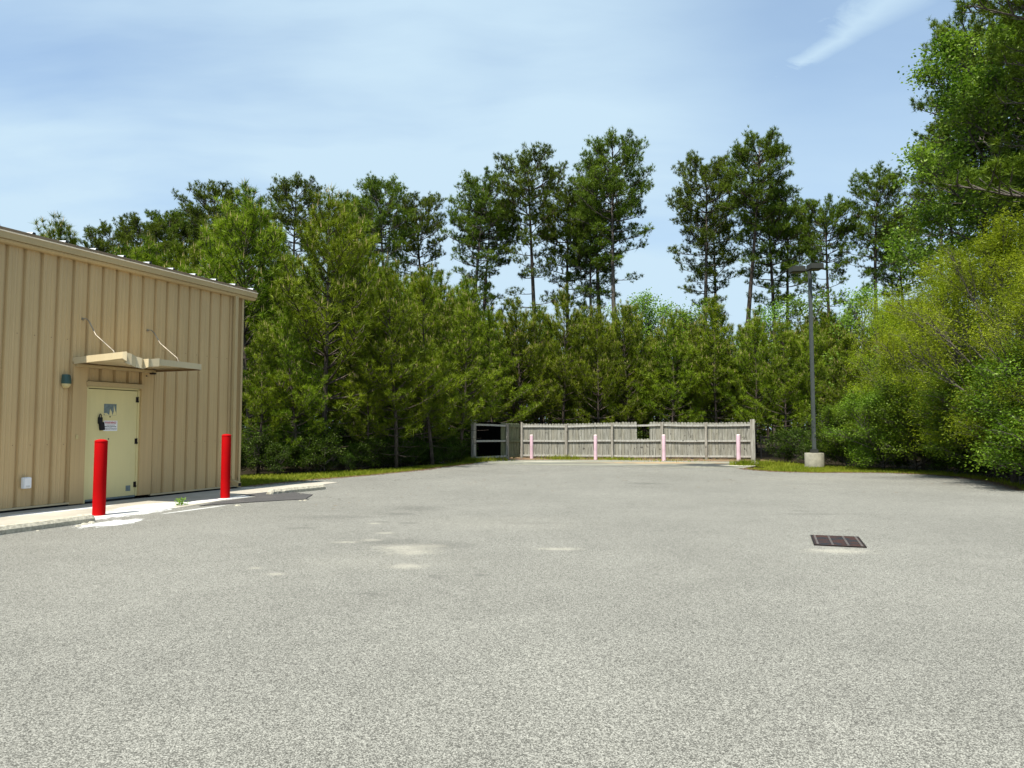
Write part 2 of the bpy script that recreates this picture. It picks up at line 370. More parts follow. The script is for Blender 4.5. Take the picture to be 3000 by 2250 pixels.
def dk():
    m, t, o = mat('fresh_asphalt'); P = POS(t); n = NOISE(t, P, 70, 5, .75); b = NOISE(t, P, 1.4, 5, .6)
    c = MIX(t, SMOOTH(t, n, .35, .75), (.030, .029, .029), (.135, .128, .120))
    c = MIX(t, M(t, 'MULTIPLY', SMOOTH(t, b, .45, .75), .25), c, (.16, .14, .12)); princ(t, o, c, .92, 0, .15, n, .6, .006); return m
M_newasph = dk()
def woodmat(name, c1, c2, c3):
    m, t, o = mat(name); g = N(t, 'ShaderNodeNewGeometry'); P = g.outputs['Position']
    off = N(t, 'ShaderNodeCombineXYZ'); t.links.new(M(t, 'MULTIPLY', g.outputs['Random Per Island'], 37.0), off.inputs[2])
    v = MAPV(t, VM(t, 'ADD', P, off.outputs[0]), scale=(16, 16, 1.1)); n = NOISE(t, v, 1.4, 6, .68, .6)
    kn = NOISE(t, VM(t, 'ADD', P, off.outputs[0]), 5.5, 2, .4)
    c = MIX(t, SMOOTH(t, n, .3, .7), c1, c2)
    c = MIX(t, M(t, 'MULTIPLY', SMOOTH(t, g.outputs['Random Per Island'], 0, 1), .45), c, c3)
    c = MIX(t, M(t, 'MULTIPLY', SMOOTH(t, kn, .66, .74), .7), c, (.05, .045, .035))
    princ(t, o, c, .92, 0, .1, n, .5, .01); return m
M_wood = woodmat('weathered_planks', (.12, .115, .092), (.37, .36, .31), (.26, .24, .18))
M_rail = woodmat('weathered_rails', (.25, .24, .21), (.50, .49, .44), (.40, .38, .33))
M_post = woodmat('weathered_posts', (.16, .14, .11), (.40, .38, .33), (.28, .25, .20))
M_greenwood = woodmat('mossy_planks', (.07, .08, .045), (.22, .22, .14), (.15, .17, .09))
M_char = simple('blackened_planks', (.002, .002, .002), 1.0, spec=0, var=.4)

# ---------------------------------------------------------------- the setting: ground, lot, grass strip
def groundmat():
    m, t, o = mat('forest_floor'); P = POS(t); n = NOISE(t, P, 2.2, 7, .7); f = NOISE(t, P, 14, 5, .7)
    c = MIX(t, SMOOTH(t, n, .3, .7), (.010, .009, .005), (.028, .021, .012)); c = MIX(t, M(t, 'MULTIPLY', SMOOTH(t, f, .5, .75), .4), c, (.04, .028, .016))
    princ(t, o, c, .95, 0, .05, f, .8, .03); return m
def grassbase():
    m, t, o = mat('turf'); P = POS(t); n = NOISE(t, P, 1.3, 7, .7); f = NOISE(t, P, 25, 5, .7)
    c = MIX(t, SMOOTH(t, n, .3, .7), (.08, .10, .010), (.16, .16, .03)); c = MIX(t, SMOOTH(t, f, .45, .75, 0, .5), c, (.05, .06, .015))
    c = MIX(t, M(t, 'MULTIPLY', SMOOTH(t, NOISE(t, P, .9, 5, .6), .58, .7), .7), c, (.24, .18, .10))
    princ(t, o, c, .95, 0, .05, f, .8, .02); return m
M_floor = groundmat(); M_turf = grassbase()
g = MB(); R = 600
g.poly([(-R, -R, -.06), (R, -R, -.06), (R, R, -.06), (-R, R, -.06)]); tag(g.build('ground', M_floor), kind='structure')

rnd = random.Random(3)
def jag(pts, amp=.05, step=.35, z=0.0, seed=1, closed=False):
    r = random.Random(seed); out = []
    for i in range(len(pts)-1):
        a = Vector(pts[i]); b = Vector(pts[i+1]); n = max(1, int((b-a).length/step))
        for k in range(n):
            p = a.lerp(b, k/n); q = r.uniform(-amp, amp); d = (b-a).normalized(); p = p+Vector((-d.y, d.x, 0))*q; out.append(Vector((p.x, p.y, z)))
    out.append(Vector((pts[-1][0], pts[-1][1], z))); return out
edgeL = [G(236, 487.6), G(260, 485), G(284, 482.5), G(330, 478.2), G(374.6, 474.6), G(415, 470.6), G(442.5, 467), G(472, 463.6)]
edgeR = [G(744, 467.3), G(751, 469.8), G(780, 471.7), G(812.6, 472.6), G(850, 472.4), G(889.8, 472.9), G(936, 475), G(960, 477), G(982.3, 479.8), G(1005, 484.5), G(1024, 490.6)]
EL_ = jag(edgeL, .05, .3, 0, 5); ER_ = jag(edgeR, .05, .3, 0, 6)
lot = EL_ + [Vector((-1.0, 32.5, 0)), Vector((10.0, 31.0, 0))] + ER_ + [Vector((11.6, 13.5, 0)), Vector((11.9, 9, 0)), Vector((13, 2, 0)), Vector((15, -30, 0)), Vector((-30, -30, 0)), Vector((-12, 8, 0)), Vector((-9.2, 17, 0))]
g = MB(); g.poly(lot); n0 = len(lot)
for i in range(n0):
    a, b = lot[i], lot[(i+1) % n0]; g.add([a, b, b-Vector((0, 0, .08)), a-Vector((0, 0, .08))], [(3, 2, 1, 0)])
lotobj = tag(g.build('asphalt', M_asph), kind='structure')
woodL = [G(200, 478.0), G(241, 476.2), G(285, 474.8), G(329, 472.1), G(375, 469.8), G(420, 466.4), G(450, 463.8), G(474, 461.0)]
woodR = [G(757, 461.5), G(785, 463.0), G(812.6, 464.6), G(850, 467), G(889.8, 469.0), G(951.5, 471.6), G(1013, 479.3), G(1050, 486)]
turfL = [Vector((-14, 20, 0))]+[Vector((p.x-.1, p.y+.3, 0)) for p in woodL] + [Vector((-1.2, 31.5, 0))] + [Vector((p.x+.2, p.y-.5, 0)) for p in edgeL[::-1]] + [Vector((-9, 15, 0)), Vector((-14, 14, 0))]
turfR = [Vector((9.6, 26.5, 0))] + [Vector((9.3, 29.2, 0)), Vector((10.0, 31, 0))]+[Vector((p.x, p.y+.3, 0)) for p in woodR] + [Vector((16, 14, 0)), Vector((15, 5, 0)), Vector((11, 5, 0)), Vector((11.3, 15, 0))] + [Vector((p.x-.35, p.y-.5, 0)) for p in edgeR[::-1]]
g = MB()
for pl in (turfL, turfR): g.poly([Vector((p.x, p.y, -.03)) for p in pl])
tag(g.build('verge', M_turf), kind='structure')

def inside(P, poly):
    x, y = P[:, 0], P[:, 1]; r = np.zeros(len(P), bool); n = len(poly); j = n-1
    for i in range(n):
        xi, yi, xj, yj = poly[i].x, poly[i].y, poly[j].x, poly[j].y
        c = ((yi > y) != (yj > y)) & (x < (xj-xi)*(y-yi)/(yj-yi+1e-12)+xi); r ^= c; j = i
    return r
def fastmesh(name, V, k, mats, mi=None, parent=None, link=True):
    """V: (n*k, 3) vertices, consecutive k form a face"""
    n = len(V)//k; me = bpy.data.meshes.new(name)
    me.vertices.add(n*k); me.vertices.foreach_set('co', V.astype(np.float32).ravel())
    me.loops.add(n*k); me.loops.foreach_set('vertex_index', np.arange(n*k, dtype=np.int32))
    me.polygons.add(n); me.polygons.foreach_set('loop_start', np.arange(0, n*k, k, dtype=np.int32)); me.polygons.foreach_set('loop_total', np.full(n, k, np.int32))
    for m in mats: me.materials.append(m)
    if mi is not None: me.polygons.foreach_set('material_index', mi.astype(np.int32))
    me.update(calc_edges=True); me.validate()
    o = bpy.data.objects.new(name, me)
    if link: COL.objects.link(o)
    if parent: o.parent = parent
    return o
def blades(rng, pts, h, w, lean=.5):
    n = len(pts); az = rng.uniform(0, 2*np.pi, n); hh = h*rng.uniform(.5, 1.3, n)
    s = np.stack([np.cos(az), np.sin(az), 0*az], 1)*w/2*rng.uniform(.7, 1.4, n)[:, None]
    tip = np.stack([rng.normal(0, lean, n)*hh, rng.normal(0, lean, n)*hh, hh], 1)
    return np.stack([pts-s, pts+s, pts+tip], 1).reshape(-1, 3)
rng = np.random.default_rng(11)
V = []
for pl, cnt in ((turfL, 42000), (turfR, 42000)):
    xs = [p.x for p in pl]; ys = [p.y for p in pl]
    p = np.stack([rng.uniform(min(xs), max(xs), cnt*3), rng.uniform(min(ys), max(ys), cnt*3), np.full(cnt*3, -.03)], 1)
    p = p[inside(p, pl) & ~inside(p, lot)][:cnt]; p = p[(p[:, 1] > 15)]
    V.append(blades(rng, p, .075, .018))
for (cx_, cy_, r_, cnt, h_) in ((-1.75, 31.6, .8, 900, .2), (-.9, 32.4, .8, 350, .2), (9.1, 28.5, .55, 900, .22), (9.9, 28.3, .8, 900, .20), (5.2, 33.0, .9, 250, .15), (2.2, 33.7, 1.0, 500, .22), (4.5, 33.4, .8, 350, .15), (2.9, 33.7, 1.5, 400, .10), (7, 32.6, 2.0, 350, .10), (-3.3, 30.6, .8, 400, .15)):
    p = np.stack([rng.normal(cx_, r_*.45, cnt), rng.normal(cy_, r_*.35, cnt), np.full(cnt, 0.0)], 1); V.append(blades(rng, p, h_, .02, .4))
tag(fastmesh('grass', np.concatenate(V), 3, [M_grass]), 'short yellow-green grass along the edge of the asphalt and around the plank fence', 'grass', kind='stuff')

# concrete apron along the building, dumpster pad, dirt strip, fresh asphalt patch
def slab(name, pts, m, z, th=.03, bev=0):
    g = MB(); top = [Vector((p[0], p[1], z)) for p in pts]; bot = [Vector((p[0], p[1], z-th)) for p in pts]; n = len(top)
    g.poly(top)
    for i in range(n): g.add([top[i], bot[i], bot[(i+1) % n], top[(i+1) % n]], [(0, 1, 2, 3)])
    return g.build(name, m)
ap = [WL(-.1, -.05, 0), WL(16, -.05, 0), WL(16, 1.95, 0), WL(6.5, 2.0, 0), WL(4.9, 2.1, 0), WL(3.9, 2.15, 0), WL(2.9, 1.95, 0), WL(1.2, 1.62, 0), WL(-1.0, 1.35, 0), WL(-2.4, 1.2, 0), WL(-2.4, .75, 0), WL(-.4, .25, 0)]
tag(slab('concrete_apron', ap, M_apron, .008), kind='structure')
pad = [Vector((-1.05, 32.6, 0)), Vector((-.5, 33.9, 0)), Vector((5, 33.3, 0)), Vector((8, 32.2, 0)), Vector((10.2, 31.2, 0)), Vector((9.3, 27.9, 0)), G(752, 466.6), G(744, 468.0), G(720, 467.8), G(690, 467.6), G(650, 467.2), G(600, 466.4), G(560, 465.5), G(520, 464.6), G(488, 463.6)]
tag(slab('concrete_pad', pad, M_pad, .008), kind='structure')
def litter():
    m, t, o = mat('pine_litter'); P = POS(t); n = NOISE(t, P, 7, 7, .75); n2 = NOISE(t, P, 1.2, 5, .6)
    c = MIX(t, SMOOTH(t, n, .3, .7), (.07, .045, .028), (.30, .20, .13)); c = MIX(t, SMOOTH(t, n2, .5, .65, 0, .7), c, (.13, .12, .04)); princ(t, o, c, .95, 0, .05, n, .8, .03); return m
dirt = jag([Vector((-1.5, 33.2, 0)), Vector((-.3, 33.0, 0)), Vector((3, 33.2, 0)), Vector((6, 32.5, 0)), Vector((9.6, 31.3, 0)), Vector((11.3, 31.2, 0)), Vector((11.4, 34, 0)), Vector((5, 36.5, 0)), Vector((-1, 36.5, 0)), Vector((-1.5, 33.2, 0))], .07, .3, 0, 8)
tag(slab('dirt_strip', dirt[:-1], litter(), .016), kind='structure')
def GC(x, y): return G((600+x/5.53)*.34133, (1380+y/5.53)*.34133)
patch = [GC(-90, 575), GC(150, 520), GC(480, 470), GC(825, 428), GC(820, 412), GC(700, 404), GC(560, 396), GC(800, 372), GC(1060, 342), GC(1300, 330), GC(1540, 366), GC(1750, 388), GC(1690, 425), GC(1635, 455), GC(1690, 461), GC(1300, 478), GC(830, 506), GC(400, 537), GC(60, 560)]
tag(slab('asphalt_patch', patch, M_newasph, .014, .02), kind='structure')

# ---------------------------------------------------------------- the metal building
bld = empty('metal_building', WL(0, 0, 0), label='tan ribbed metal building with a cream door under a dented canopy', cat='building')
def bput(o):                       # parts are modelled in world space; keep them there under the building
    o.parent = bld; o.matrix_parent_inverse = Matrix.Translation(-bld.location); return o
HW = 4.66; TEND = 26.0
RIB = .3128
def ribprofile(t0, t1, n0=0.0, phase=2.3):
    """list of (t, n) along the wall: raised ribs with shallow flutes between"""
    pts = []; k0 = int(math.floor((t0-phase)/RIB))-1; k1 = int(math.ceil((t1-phase)/RIB))+1
    for k in range(k0, k1+1):
        c = phase+k*RIB
        for dt, dn in ((-.060, 0), (-.036, -.050), (.010, -.050), (.020, 0), (.098, 0), (.106, .005), (.122, .005), (.130, 0), (.183, 0), (.191, .005), (.207, .005), (.215, 0)):
            pts.append((c+dt, n0+dn))
    pts.sort(); out = []
    def at(t):
        for (a, x), (b, y) in zip(pts, pts[1:]):
            if a <= t <= b: return x+(y-x)*(t-a)/(b-a+1e-9)
        return n0
    out = [(t0, at(t0))]+[p for p in pts if t0 < p[0] < t1]+[(t1, at(t1))]
    return out
def panel(name, t0, t1, z0, z1, n0=0.0, m=None):
    pr = ribprofile(t0, t1, n0); g = MB(); vs = []
    for t, n in pr: vs += [WL(t, n, z0), WL(t, n, z1)]
    fs = [(2*i, 2*i+1, 2*i+3, 2*i+2) for i in range(len(pr)-1)]
    g.add(vs, fs); return bput(g.build(name, m or M_wall))
panel('wall', 0.03, 2.60, .075, HW); panel('wall', 4.43, TEND, .075, HW)
panel('wall', 2.60, 4.43, 2.36, HW, 0.0)
g = MB()                            # end wall, rear wall, roof deck
BD = 12.0
for (a, b) in ((WL(.02, 0, 0), WL(.02, -BD, 0)), (WL(.02, -BD, 0), WL(TEND, -BD, 0)), (WL(TEND, -BD, 0), WL(TEND, 0, 0))):
    up = Vector((0, 0, HW+.0)); g.add([a, b, b+up, a+up], [(0, 1, 2, 3)])
ridge = .5
for tt in (.02, TEND):
    a = WL(tt, 0, HW); b = WL(tt, -BD, HW); c = WL(tt, -BD/2, HW+ridge); g.add([a, b, c], [(0, 1, 2)])
bput(g.build('rear_wall', M_wall))
bx = lambda g, t0, t1, n0, n1, z0, z1, mi=0: g.hexa([WL(t0, n0, z0), WL(t1, n0, z0), WL(t1, n1, z0), WL(t0, n1, z0), WL(t0, n0, z1), WL(t1, n0, z1), WL(t1, n1, z1), WL(t0, n1, z1)], mi)
g = MB(); bx(g, -.02, .05, -.06, .036, .07, HW-.01); bput(g.build('corner_trim', M_trim, bevel=.004))
g = MB(); bx(g, .06, 2.60, -.03, .042, .045, .072); bx(g, 4.43, TEND, -.03, .042, .045, .072); bput(g.build('base_trim', M_fascia))
g = MB(); bx(g, .06, 2.60, -.05, .012, .0, .044); bx(g, 4.43, TEND, -.05, .012, .0, .044); bput(g.build('foundation_gap', M_void))
# roof: deck with a low slope and white standing ribs whose ends show above the gutter
ro = MB(); e0, e1 = -.34, TEND
ro.add([WL(e0, .10, HW+.20), WL(e1, .10, HW+.20), WL(e1, -BD/2, HW+.20+ridge), WL(e0, -BD/2, HW+.20+ridge), WL(e1, -BD-.1, HW+.20), WL(e0, -BD-.1, HW+.20)], [(0, 1, 2, 3), (3, 2, 4, 5)])
roof = bput(ro.build('roof', M_galv))
rb = MB(); sl = ridge/(BD/2+.1); t = -.27
while t < TEND:
    for q in (0,):
        a0 = .10; a1 = -BD/2; zb = HW+.202
        rb.hexa([WL(t-.045, a0, zb), WL(t+.045, a0, zb), WL(t+.045, a1, zb+ridge), WL(t-.045, a1, zb+ridge), WL(t-.02, a0, zb+.055), WL(t+.02, a0, zb+.055), WL(t+.02, a1, zb+ridge+.055), WL(t-.02, a1, zb+ridge+.055)])
    t += .622
rbo = rb.build('standing_rib', M_galv); rbo.parent = roof; rbo.matrix_parent_inverse = Matrix.Identity(4)
t = -.27
while t < 14:
    cl_ = MB(); bx(cl_, t-.026, t+.026, .1005, .106, HW+.20, HW+.25); c2_ = cl_.build('rib_closure', M_dark); c2_.parent = roof; t += .622
# gutter: fascia drip edge, front face, sloping belly
def strip(g, prof, t0, t1, mi=0):
    vs = []; 
    for n, z in prof: vs += [WL(t0, n, z), WL(t1, n, z)]
    k = len(prof); g.add(vs, [(2*i, 2*i+1, 2*i+3, 2*i+2) for i in range(k-1)], mi)
    g.add([WL(t0, n, z) for n, z in prof], [tuple(range(k))], mi); g.add([WL(t1, n, z) for n, z in prof], [tuple(range(k))], mi)
g = MB(); strip(g, [(-.01, HW-.045), (.08, HW-.045), (.118, HW-.012), (.122, HW+.012), (.100, HW+.018), (.152, HW+.022), (.162, HW+.13), (.168, HW+.135), (.168, HW+.142), (.150, HW+.142), (.146, HW+.05), (-.01, HW+.05), (-.01, HW-.045)], -.34, TEND)
bput(g.build('gutter', M_trim))
g = MB(); strip(g, [(.172, HW+.128), (.178, HW+.146), (.158, HW+.152), (.156, HW+.128), (.172, HW+.128)], -.345, TEND); bput(g.build('gutter_lip', simple('lip_highlight_tone', (.85, .76, .60), .3)))  # pale tone paints the highlight along the lip
g = MB(); strip(g, [(.085, HW+.052), (.130, HW+.145), (.130, HW+.212), (.06, HW+.216), (.06, HW+.052), (.085, HW+.052)], -.34, TEND); bput(g.build('eave_flashing', simple('brown_flashing', (.20, .15, .095), .5)))
# downspout with a kicked-out elbow
g = MB(); bx(g, .245, .345, .034, .105, .22, HW-.03)
g.hexa([WL(.345, .034, .22), WL(.245, .034, .22), WL(.245, .105, .235), WL(.345, .105, .235), WL(.345, .034, .30), WL(.245, .034, .30), WL(.245, .104, .30), WL(.345, .104, .30)])
g.hexa([WL(.35, .14, .10), WL(.24, .14, .10), WL(.24, .30, .06), WL(.35, .30, .06), WL(.35, .03, .235), WL(.24, .03, .235), WL(.24, .30, .16), WL(.35, .30, .16)])
bx(g, .235, .355, .036, .112, 1.9, 1.93); bx(g, .235, .355, .036, .112, 3.4, 3.43)
ds = bput(g.build('downspout', M_trim, bevel=.004))
g = MB(); g.hexa([WL(.34, .301, .075), WL(.25, .301, .075), WL(.25, .303, .075), WL(.34, .303, .075), WL(.34, .301, .15), WL(.25, .301, .15), WL(.25, .303, .15), WL(.34, .303, .15)])
x = g.build('outlet', M_void); x.parent = ds
# wall fasteners
M_screw = simple('wall_screw', (.20, .13, .07), .6)
for k in range(-7, 20):
    c = 2.3+k*RIB+.062
    for z in (1.15, 3.1):
        if .1 < c < 2.55 or 4.5 < c < 8: g = MB(); g.box(WL(c, .003, z), (.006, .004, .006), RW); bput(g.build('screw', M_screw))
# door surround and leaf
g = MB(); bx(g, 4.135, 4.43, -.05, .040, .03, 2.70); bput(g.build('door_surround', M_wall, bevel=.003))
g = MB(); bx(g, 2.60, 2.905, -.05, .040, .07, 2.70); bput(g.build('door_surround', M_wall, bevel=.003))
g = MB(); bx(g, 2.88, 4.16, .0, .062, 2.255, 2.345); bx(g, 2.88, 4.16, .005, .085, 2.330, 2.345); bput(g.build('door_header', M_trim, bevel=.004))
g = MB(); bx(g, 2.905, 4.135, -.06, -.02, 2.22, 2.256); bx(g, 4.10, 4.134, -.06, .03, .02, 2.22); bx(g, 2.906, 2.95, -.06, -.0, .07, 2.22); bput(g.build('door_frame', M_door, bevel=.003))
door = empty('door'); door.parent = bld; door.matrix_parent_inverse = Matrix.Translation(-bld.location)
g = MB(); bx(g, 2.953, 4.098, -.055, -.016, .085, 2.205); leaf = g.build('door_leaf', M_door, bevel=.003)
bpy.data.objects.remove(door); leaf.name = 'door'; door = bput(leaf)
def dput(o): o.parent = door; return o       # door mesh is in world space under bld
g = MB(); bx(g, 2.953, 4.098, -.05, -.008, .05, .084); dput(g.build('door_sweep', M_patch))
g = MB(); bx(g, 2.94, 4.13, -.07, -.012, .009, .049); bput(g.build('threshold', M_void))
for z in (2.03, 1.18, .30):
    g = MB(); bx(g, 2.925, 2.99, -.015, -.004, z-.055, z+.055); 
    g.tube([WL(2.951, .004, z-.06), WL(2.951, .004, z+.06)], [.010, .010], 8); bx(g, 2.93, 2.965, -.006, .006, z-.05, z-.02); dput(g.build('hinge', M_hinge))
g = MB(); bx(g, 3.44, 3.72, -.0155, -.0135, 1.70, 1.925); plate = dput(g.build('patch_plate', M_patch))
tag(plate, 'grey square where a sign was peeled off the door')
g = MB()
for tri in ([(3.70, 1.703), (3.72, 1.74), (3.66, 1.745), (3.60, 1.703)], [(3.60, 1.703), (3.585, 1.83), (3.545, 1.77), (3.53, 1.703)], [(3.53, 1.703), (3.50, 1.78), (3.505, 1.91), (3.47, 1.80), (3.445, 1.75), (3.445, 1.703)]):
    g.poly([WL(a, -.0125, b) for a, b in tri])
dput(g.build('torn_paint', M_door))
for (tt, zz_) in ((3.58, 1.672), (3.60, 1.235)):
    g = MB(); g.lathe((0, 0, 0), [(.013, 0), (.013, .006), (.008, .008)], 12)
    g.v = [tuple(WL(tt, -.016, zz_)+RW @ Vector((v[0], v[2], v[1]))) for v in g.v]; dput(g.build('bolt_hole', M_hinge))
g = MB(); bx(g, 3.06, 3.17, -.0155, -.014, .18, .29); g.v[0] = tuple(WL(3.055, -.0155, .175)); dput(g.build('scuffed_patch', M_patch))
# canopy: thin pan with end fascia, crumpled outer corner, soffit beam, two hanger rods
can = MB(); TA, TB, NP = 4.43, 2.58, 1.30
Zt, Zb = 2.775, 2.655
cr = [  # outer edge from the left end round the crushed corner: (t, n, z_top, z_bottom)
    (TA, .0, 2.765, 2.645), (TA, .38, 2.79, 2.665), (TA, .40, 2.793, 2.668), (TA-.02, .85, 2.815, 2.69), (TA-.03, 1.24, 2.835, 2.715), (TA-.07, 1.30, 2.842, 2.665),
    (TA-.10, 1.22, 2.835, 2.640), (TA-.20, 1.27, 2.81, 2.60), (TA-.34, 1.22, 2.775, 2.575), (TA-.42, 1.27, 2.755, 2.56), (TA-.50, 1.22, 2.742, 2.555), (TA-.53, 1.32, 2.748, 2.595),
    (TA-.60, 1.30, 2.75, 2.605), (TA-.74, 1.36, 2.775, 2.62), (TA-.82, 1.30, 2.765, 2.645), (TA-1.1, NP, 2.765, 2.645), (TB, NP, 2.755, 2.64), (TB, .0, 2.77, 2.65)]
vs = []; 
for (t, n, a, b) in cr: vs += [WL(t, n, b), WL(t, n, a)]
K = len(cr); can.add(vs, [(2*i, 2*i+2, 2*i+3, 2*i+1) for i in range(K-1)])
vs2 = []
for (t, n, a, b) in cr: tt = min(max(t, TB+.012), TA-.012); vs2 += [WL(tt, max(n-.012, 0), b), WL(tt, max(n-.012, 0), a-.004)]
can.add(vs2, [(2*i+1, 2*i+3, 2*i+2, 2*i) for i in range(K-1)])
# top skin and soffit skin as fans to a row of points at the wall
def skin(off, which, inset=.006):
    for i in range(1, K-2):
        a, b = cr[i], cr[i+1]
        za, zb = a[which]+off, b[which]+off
        wa = WL(a[0], 0.0, (cr[0][which]+(cr[-1][which]-cr[0][which])*(TA-a[0])/(TA-TB))+off); wb = WL(b[0], 0.0, (cr[0][which]+(cr[-1][which]-cr[0][which])*(TA-b[0])/(TA-TB))+off)
        ma = WL(a[0], a[1]*.6, (za+wa.z)/2+.015); mb_ = WL(b[0], b[1]*.6, (zb+wb.z)/2+.015)
        can.add([WL(a[0], a[1]-inset, za), WL(b[0], b[1]-inset, zb), mb_, ma, wb, wa], [(0, 1, 2, 3), (3, 2, 4, 5)])
skin(-.02, 2); skin(.035, 3)
canopy = bput(can.build('canopy', M_fascia)); tag(canopy, 'dented sheet metal canopy with crumpled outer corner')
def cput(o): o.parent = canopy; return o
g = MB(); bx(g, TB-.02, TA-.02, .03, .10, 2.60, 2.655); cput(g.build('support_beam', M_trim, bevel=.004))
g = MB(); bx(g, 2.585, 2.62, .04, NP-.02, 2.625, 2.66); cput(g.build('end_channel', simple('brown_channel', (.16, .10, .05), .6)))
g = MB(); bx(g, 2.64, 2.72, .04, .14, 2.57, 2.60); cput(g.build('bracket', M_hinge))
for (t0, z0, t1, bend) in ((4.26, 3.52, 4.24, .03), (2.77, 3.49, 2.75, .0)):
    g = MB(); a = WL(t0, 0, z0); pts = [a, WL(t0, .09, z0+.005), WL(t0-.01, .16, z0-.04), WL(t0-.01, .36, z0-.29-bend), WL(t1, .82, 2.88), WL(t1, .86, 2.80), WL(t1, .86, 2.75)]
    g.tube(pts, [.011]*7, 8); g.lathe((0, 0, 0), [(.028, 0), (.028, .012)], 10)
    nv = 20; 
    for i in range(len(g.v)-nv, len(g.v)): v = g.v[i]; g.v[i] = tuple(WL(t0, .0, z0)+RW @ Vector((v[0], v[2]+.002, v[1])))
    cput(g.build('hanger_rod', M_rod, smooth=True, auto=.6))
# wall light, socket box, strike
g = MB(); prof = [(-.065, -.02, .05), (.0, .0, .10), (.10, .085, .10)]
def half_shell(g, c, w, h, d, mi, top=True, n=10):
    """rounded sconce body: cross-sections along z with half-ellipse plan"""
    rows = []; K2 = 9
    for j in range(K2+1):
        q = j/K2; rows.append([])
        if top: ww = w*(1-.18*q*q); dd = d*(math.sqrt(max(0, 1-(.80*q)**2.2))); z = q*h
        else: ww = w*math.sqrt(max(0.01, 1-(q*.98)**2)); dd = d*math.sqrt(max(0.01, 1-(q*.98)**2)); z = -q*h
        for k in range(n+1):
            a = math.pi*k/n; rows[-1].append(c+RW @ Vector((ww*math.cos(a), dd*math.sin(a)**.8 if math.sin(a) > 0 else 0, z)))
    vs = [v for r_ in rows for v in r_]; fs = [(j*(n+1)+k, j*(n+1)+k+1, (j+1)*(n+1)+k+1, (j+1)*(n+1)+k) for j in range(K2) for k in range(n)]
    g.add(vs, fs, mi); g.add(rows[-1], [tuple(range(n+1))], mi); g.add(rows[0], [tuple(range(n+1))], mi)
wl = MB(); half_shell(wl, WL(4.58, .033, 2.27), .085, .17, .11, 0); wlo = bput(wl.build('wall_light', M_bronze, smooth=True, auto=.7))
wl = MB(); half_shell(wl, WL(4.58, .033, 2.268), .078, .085, .10, 0, False); x = wl.build('lens', M_lens, smooth=True, auto=.7); x.parent = wlo
g = MB(); bx(g, 5.20, 5.34, .033, .10, .395, .59); bx(g, 5.205, 5.335, .101, .118, .40, .585); ob = bput(g.build('socket_box', M_white, bevel=.008))
g = MB(); bx(g, 5.235, 5.305, .112, .122, .42, .45); x = g.build('latch', M_galv); x.parent = ob
g = MB(); bx(g, 4.30, 4.345, .041, .062, 1.24, 1.32); bput(g.build('contact_switch', M_lens, bevel=.005))
g = MB(); g.lathe((0, 0, 0), [(.012, 0), (.010, .02)], 8); g.v = [tuple(WL(2.80, .04, 2.53)+RW @ Vector((v[0], v[2], v[1]))) for v in g.v]; bput(g.build('wall_plug', M_hinge))

# key lock box on the door
lb = MB()
def lbx(g, t0, t1, n0, n1, z0, z1, rot, piv): 
    c = Vector(((t0+t1)/2, (n0+n1)/2, (z0+z1)/2)); Rm = Matrix.Rotation(rot, 3, 'Y'); pv = Vector((piv[0], 0, piv[1]))
    vs = [Rm @ (Vector((a, b, c_))-pv)+pv for c_ in (z0, z1) for (a, b) in ((t0, n0), (t1, n0), (t1, n1), (t0, n1))]
    g.hexa([WL(v.x, v.y, v.z) for v in vs])
lk = empty('lock_box', WL(3.81, 0, 1.40), label='black key lock box hanging on the cream door beside the warning sign', cat='lock box')
def lput(o): o.parent = lk; o.matrix_parent_inverse = Matrix.Translation(-lk.location); return o
lbx(lb, 3.775, 3.855, -.012, .035, 1.53, 1.66, 0, (3.8, 1.5)); lput(lb.build('upper_case', M_dark, bevel=.006))
lb = MB(); lbx(lb, 3.745, 3.835, -.012, .045, 1.405, 1.56, .14, (3.8, 1.55)); lput(lb.build('lower_case', M_dark, bevel=.006))
g = MB(); pts = [WL(3.815+.024*math.cos(a), .012, 1.675+.045*math.sin(a) if a > 0 else 1.66) for a in [math.pi*k/10 for k in range(11)]]
pts = [WL(3.839, .012, 1.65)]+pts+[WL(3.791, .012, 1.65)]; g.tube(pts, [.008]*len(pts), 8); lput(g.build('shackle', M_dark, smooth=True))
# warning sign with its lettering
sg = empty('warning_sign', WL(3.565, 0, 1.395), label='small white warning sign with red heading stuck on the cream door', cat='sign')
def sput(o): o.parent = sg; o.matrix_parent_inverse = Matrix.Translation(-sg.location); return o
g = MB(); bx(g, 3.41, 3.72, -.0155, -.0125, 1.392, 1.595); sput(g.build('sign_plate', M_white))
def text(s, size, tc_, z, m, name, bold=.0, sx=1.0):
    cu = bpy.data.curves.new(name, 'FONT'); cu.body = s; cu.size = size; cu.align_x = 'CENTER'; cu.align_y = 'CENTER'; cu.offset = bold; cu.extrude = 0.0004
    tmp = bpy.data.objects.new(name, cu); COL.objects.link(tmp); bpy.context.view_layer.update()
    me = bpy.data.meshes.new_from_object(tmp.evaluated_get(bpy.context.evaluated_depsgraph_get())); bpy.data.objects.remove(tmp)
    for v in me.vertices: v.co = WL(tc_-v.co.x*sx, -.0115+v.co.z, z+v.co.y)
    me.materials.clear(); me.materials.append(m); me.name = name
    o = bpy.data.objects.new(name, me); COL.objects.link(o); return sput(o)
M_ink = simple('black_ink', (.02, .03, .03), .6); M_redink = simple('red_ink', (.42, .01, .02), .6)
text('WARNING!', .055, 3.565, 1.556, M_redink, 'heading', .0012, .92)
g = MB(); bx(g, 3.45, 3.68, -.012, -.0112, 1.5265, 1.530); sput(g.build('rule_line', M_redink))
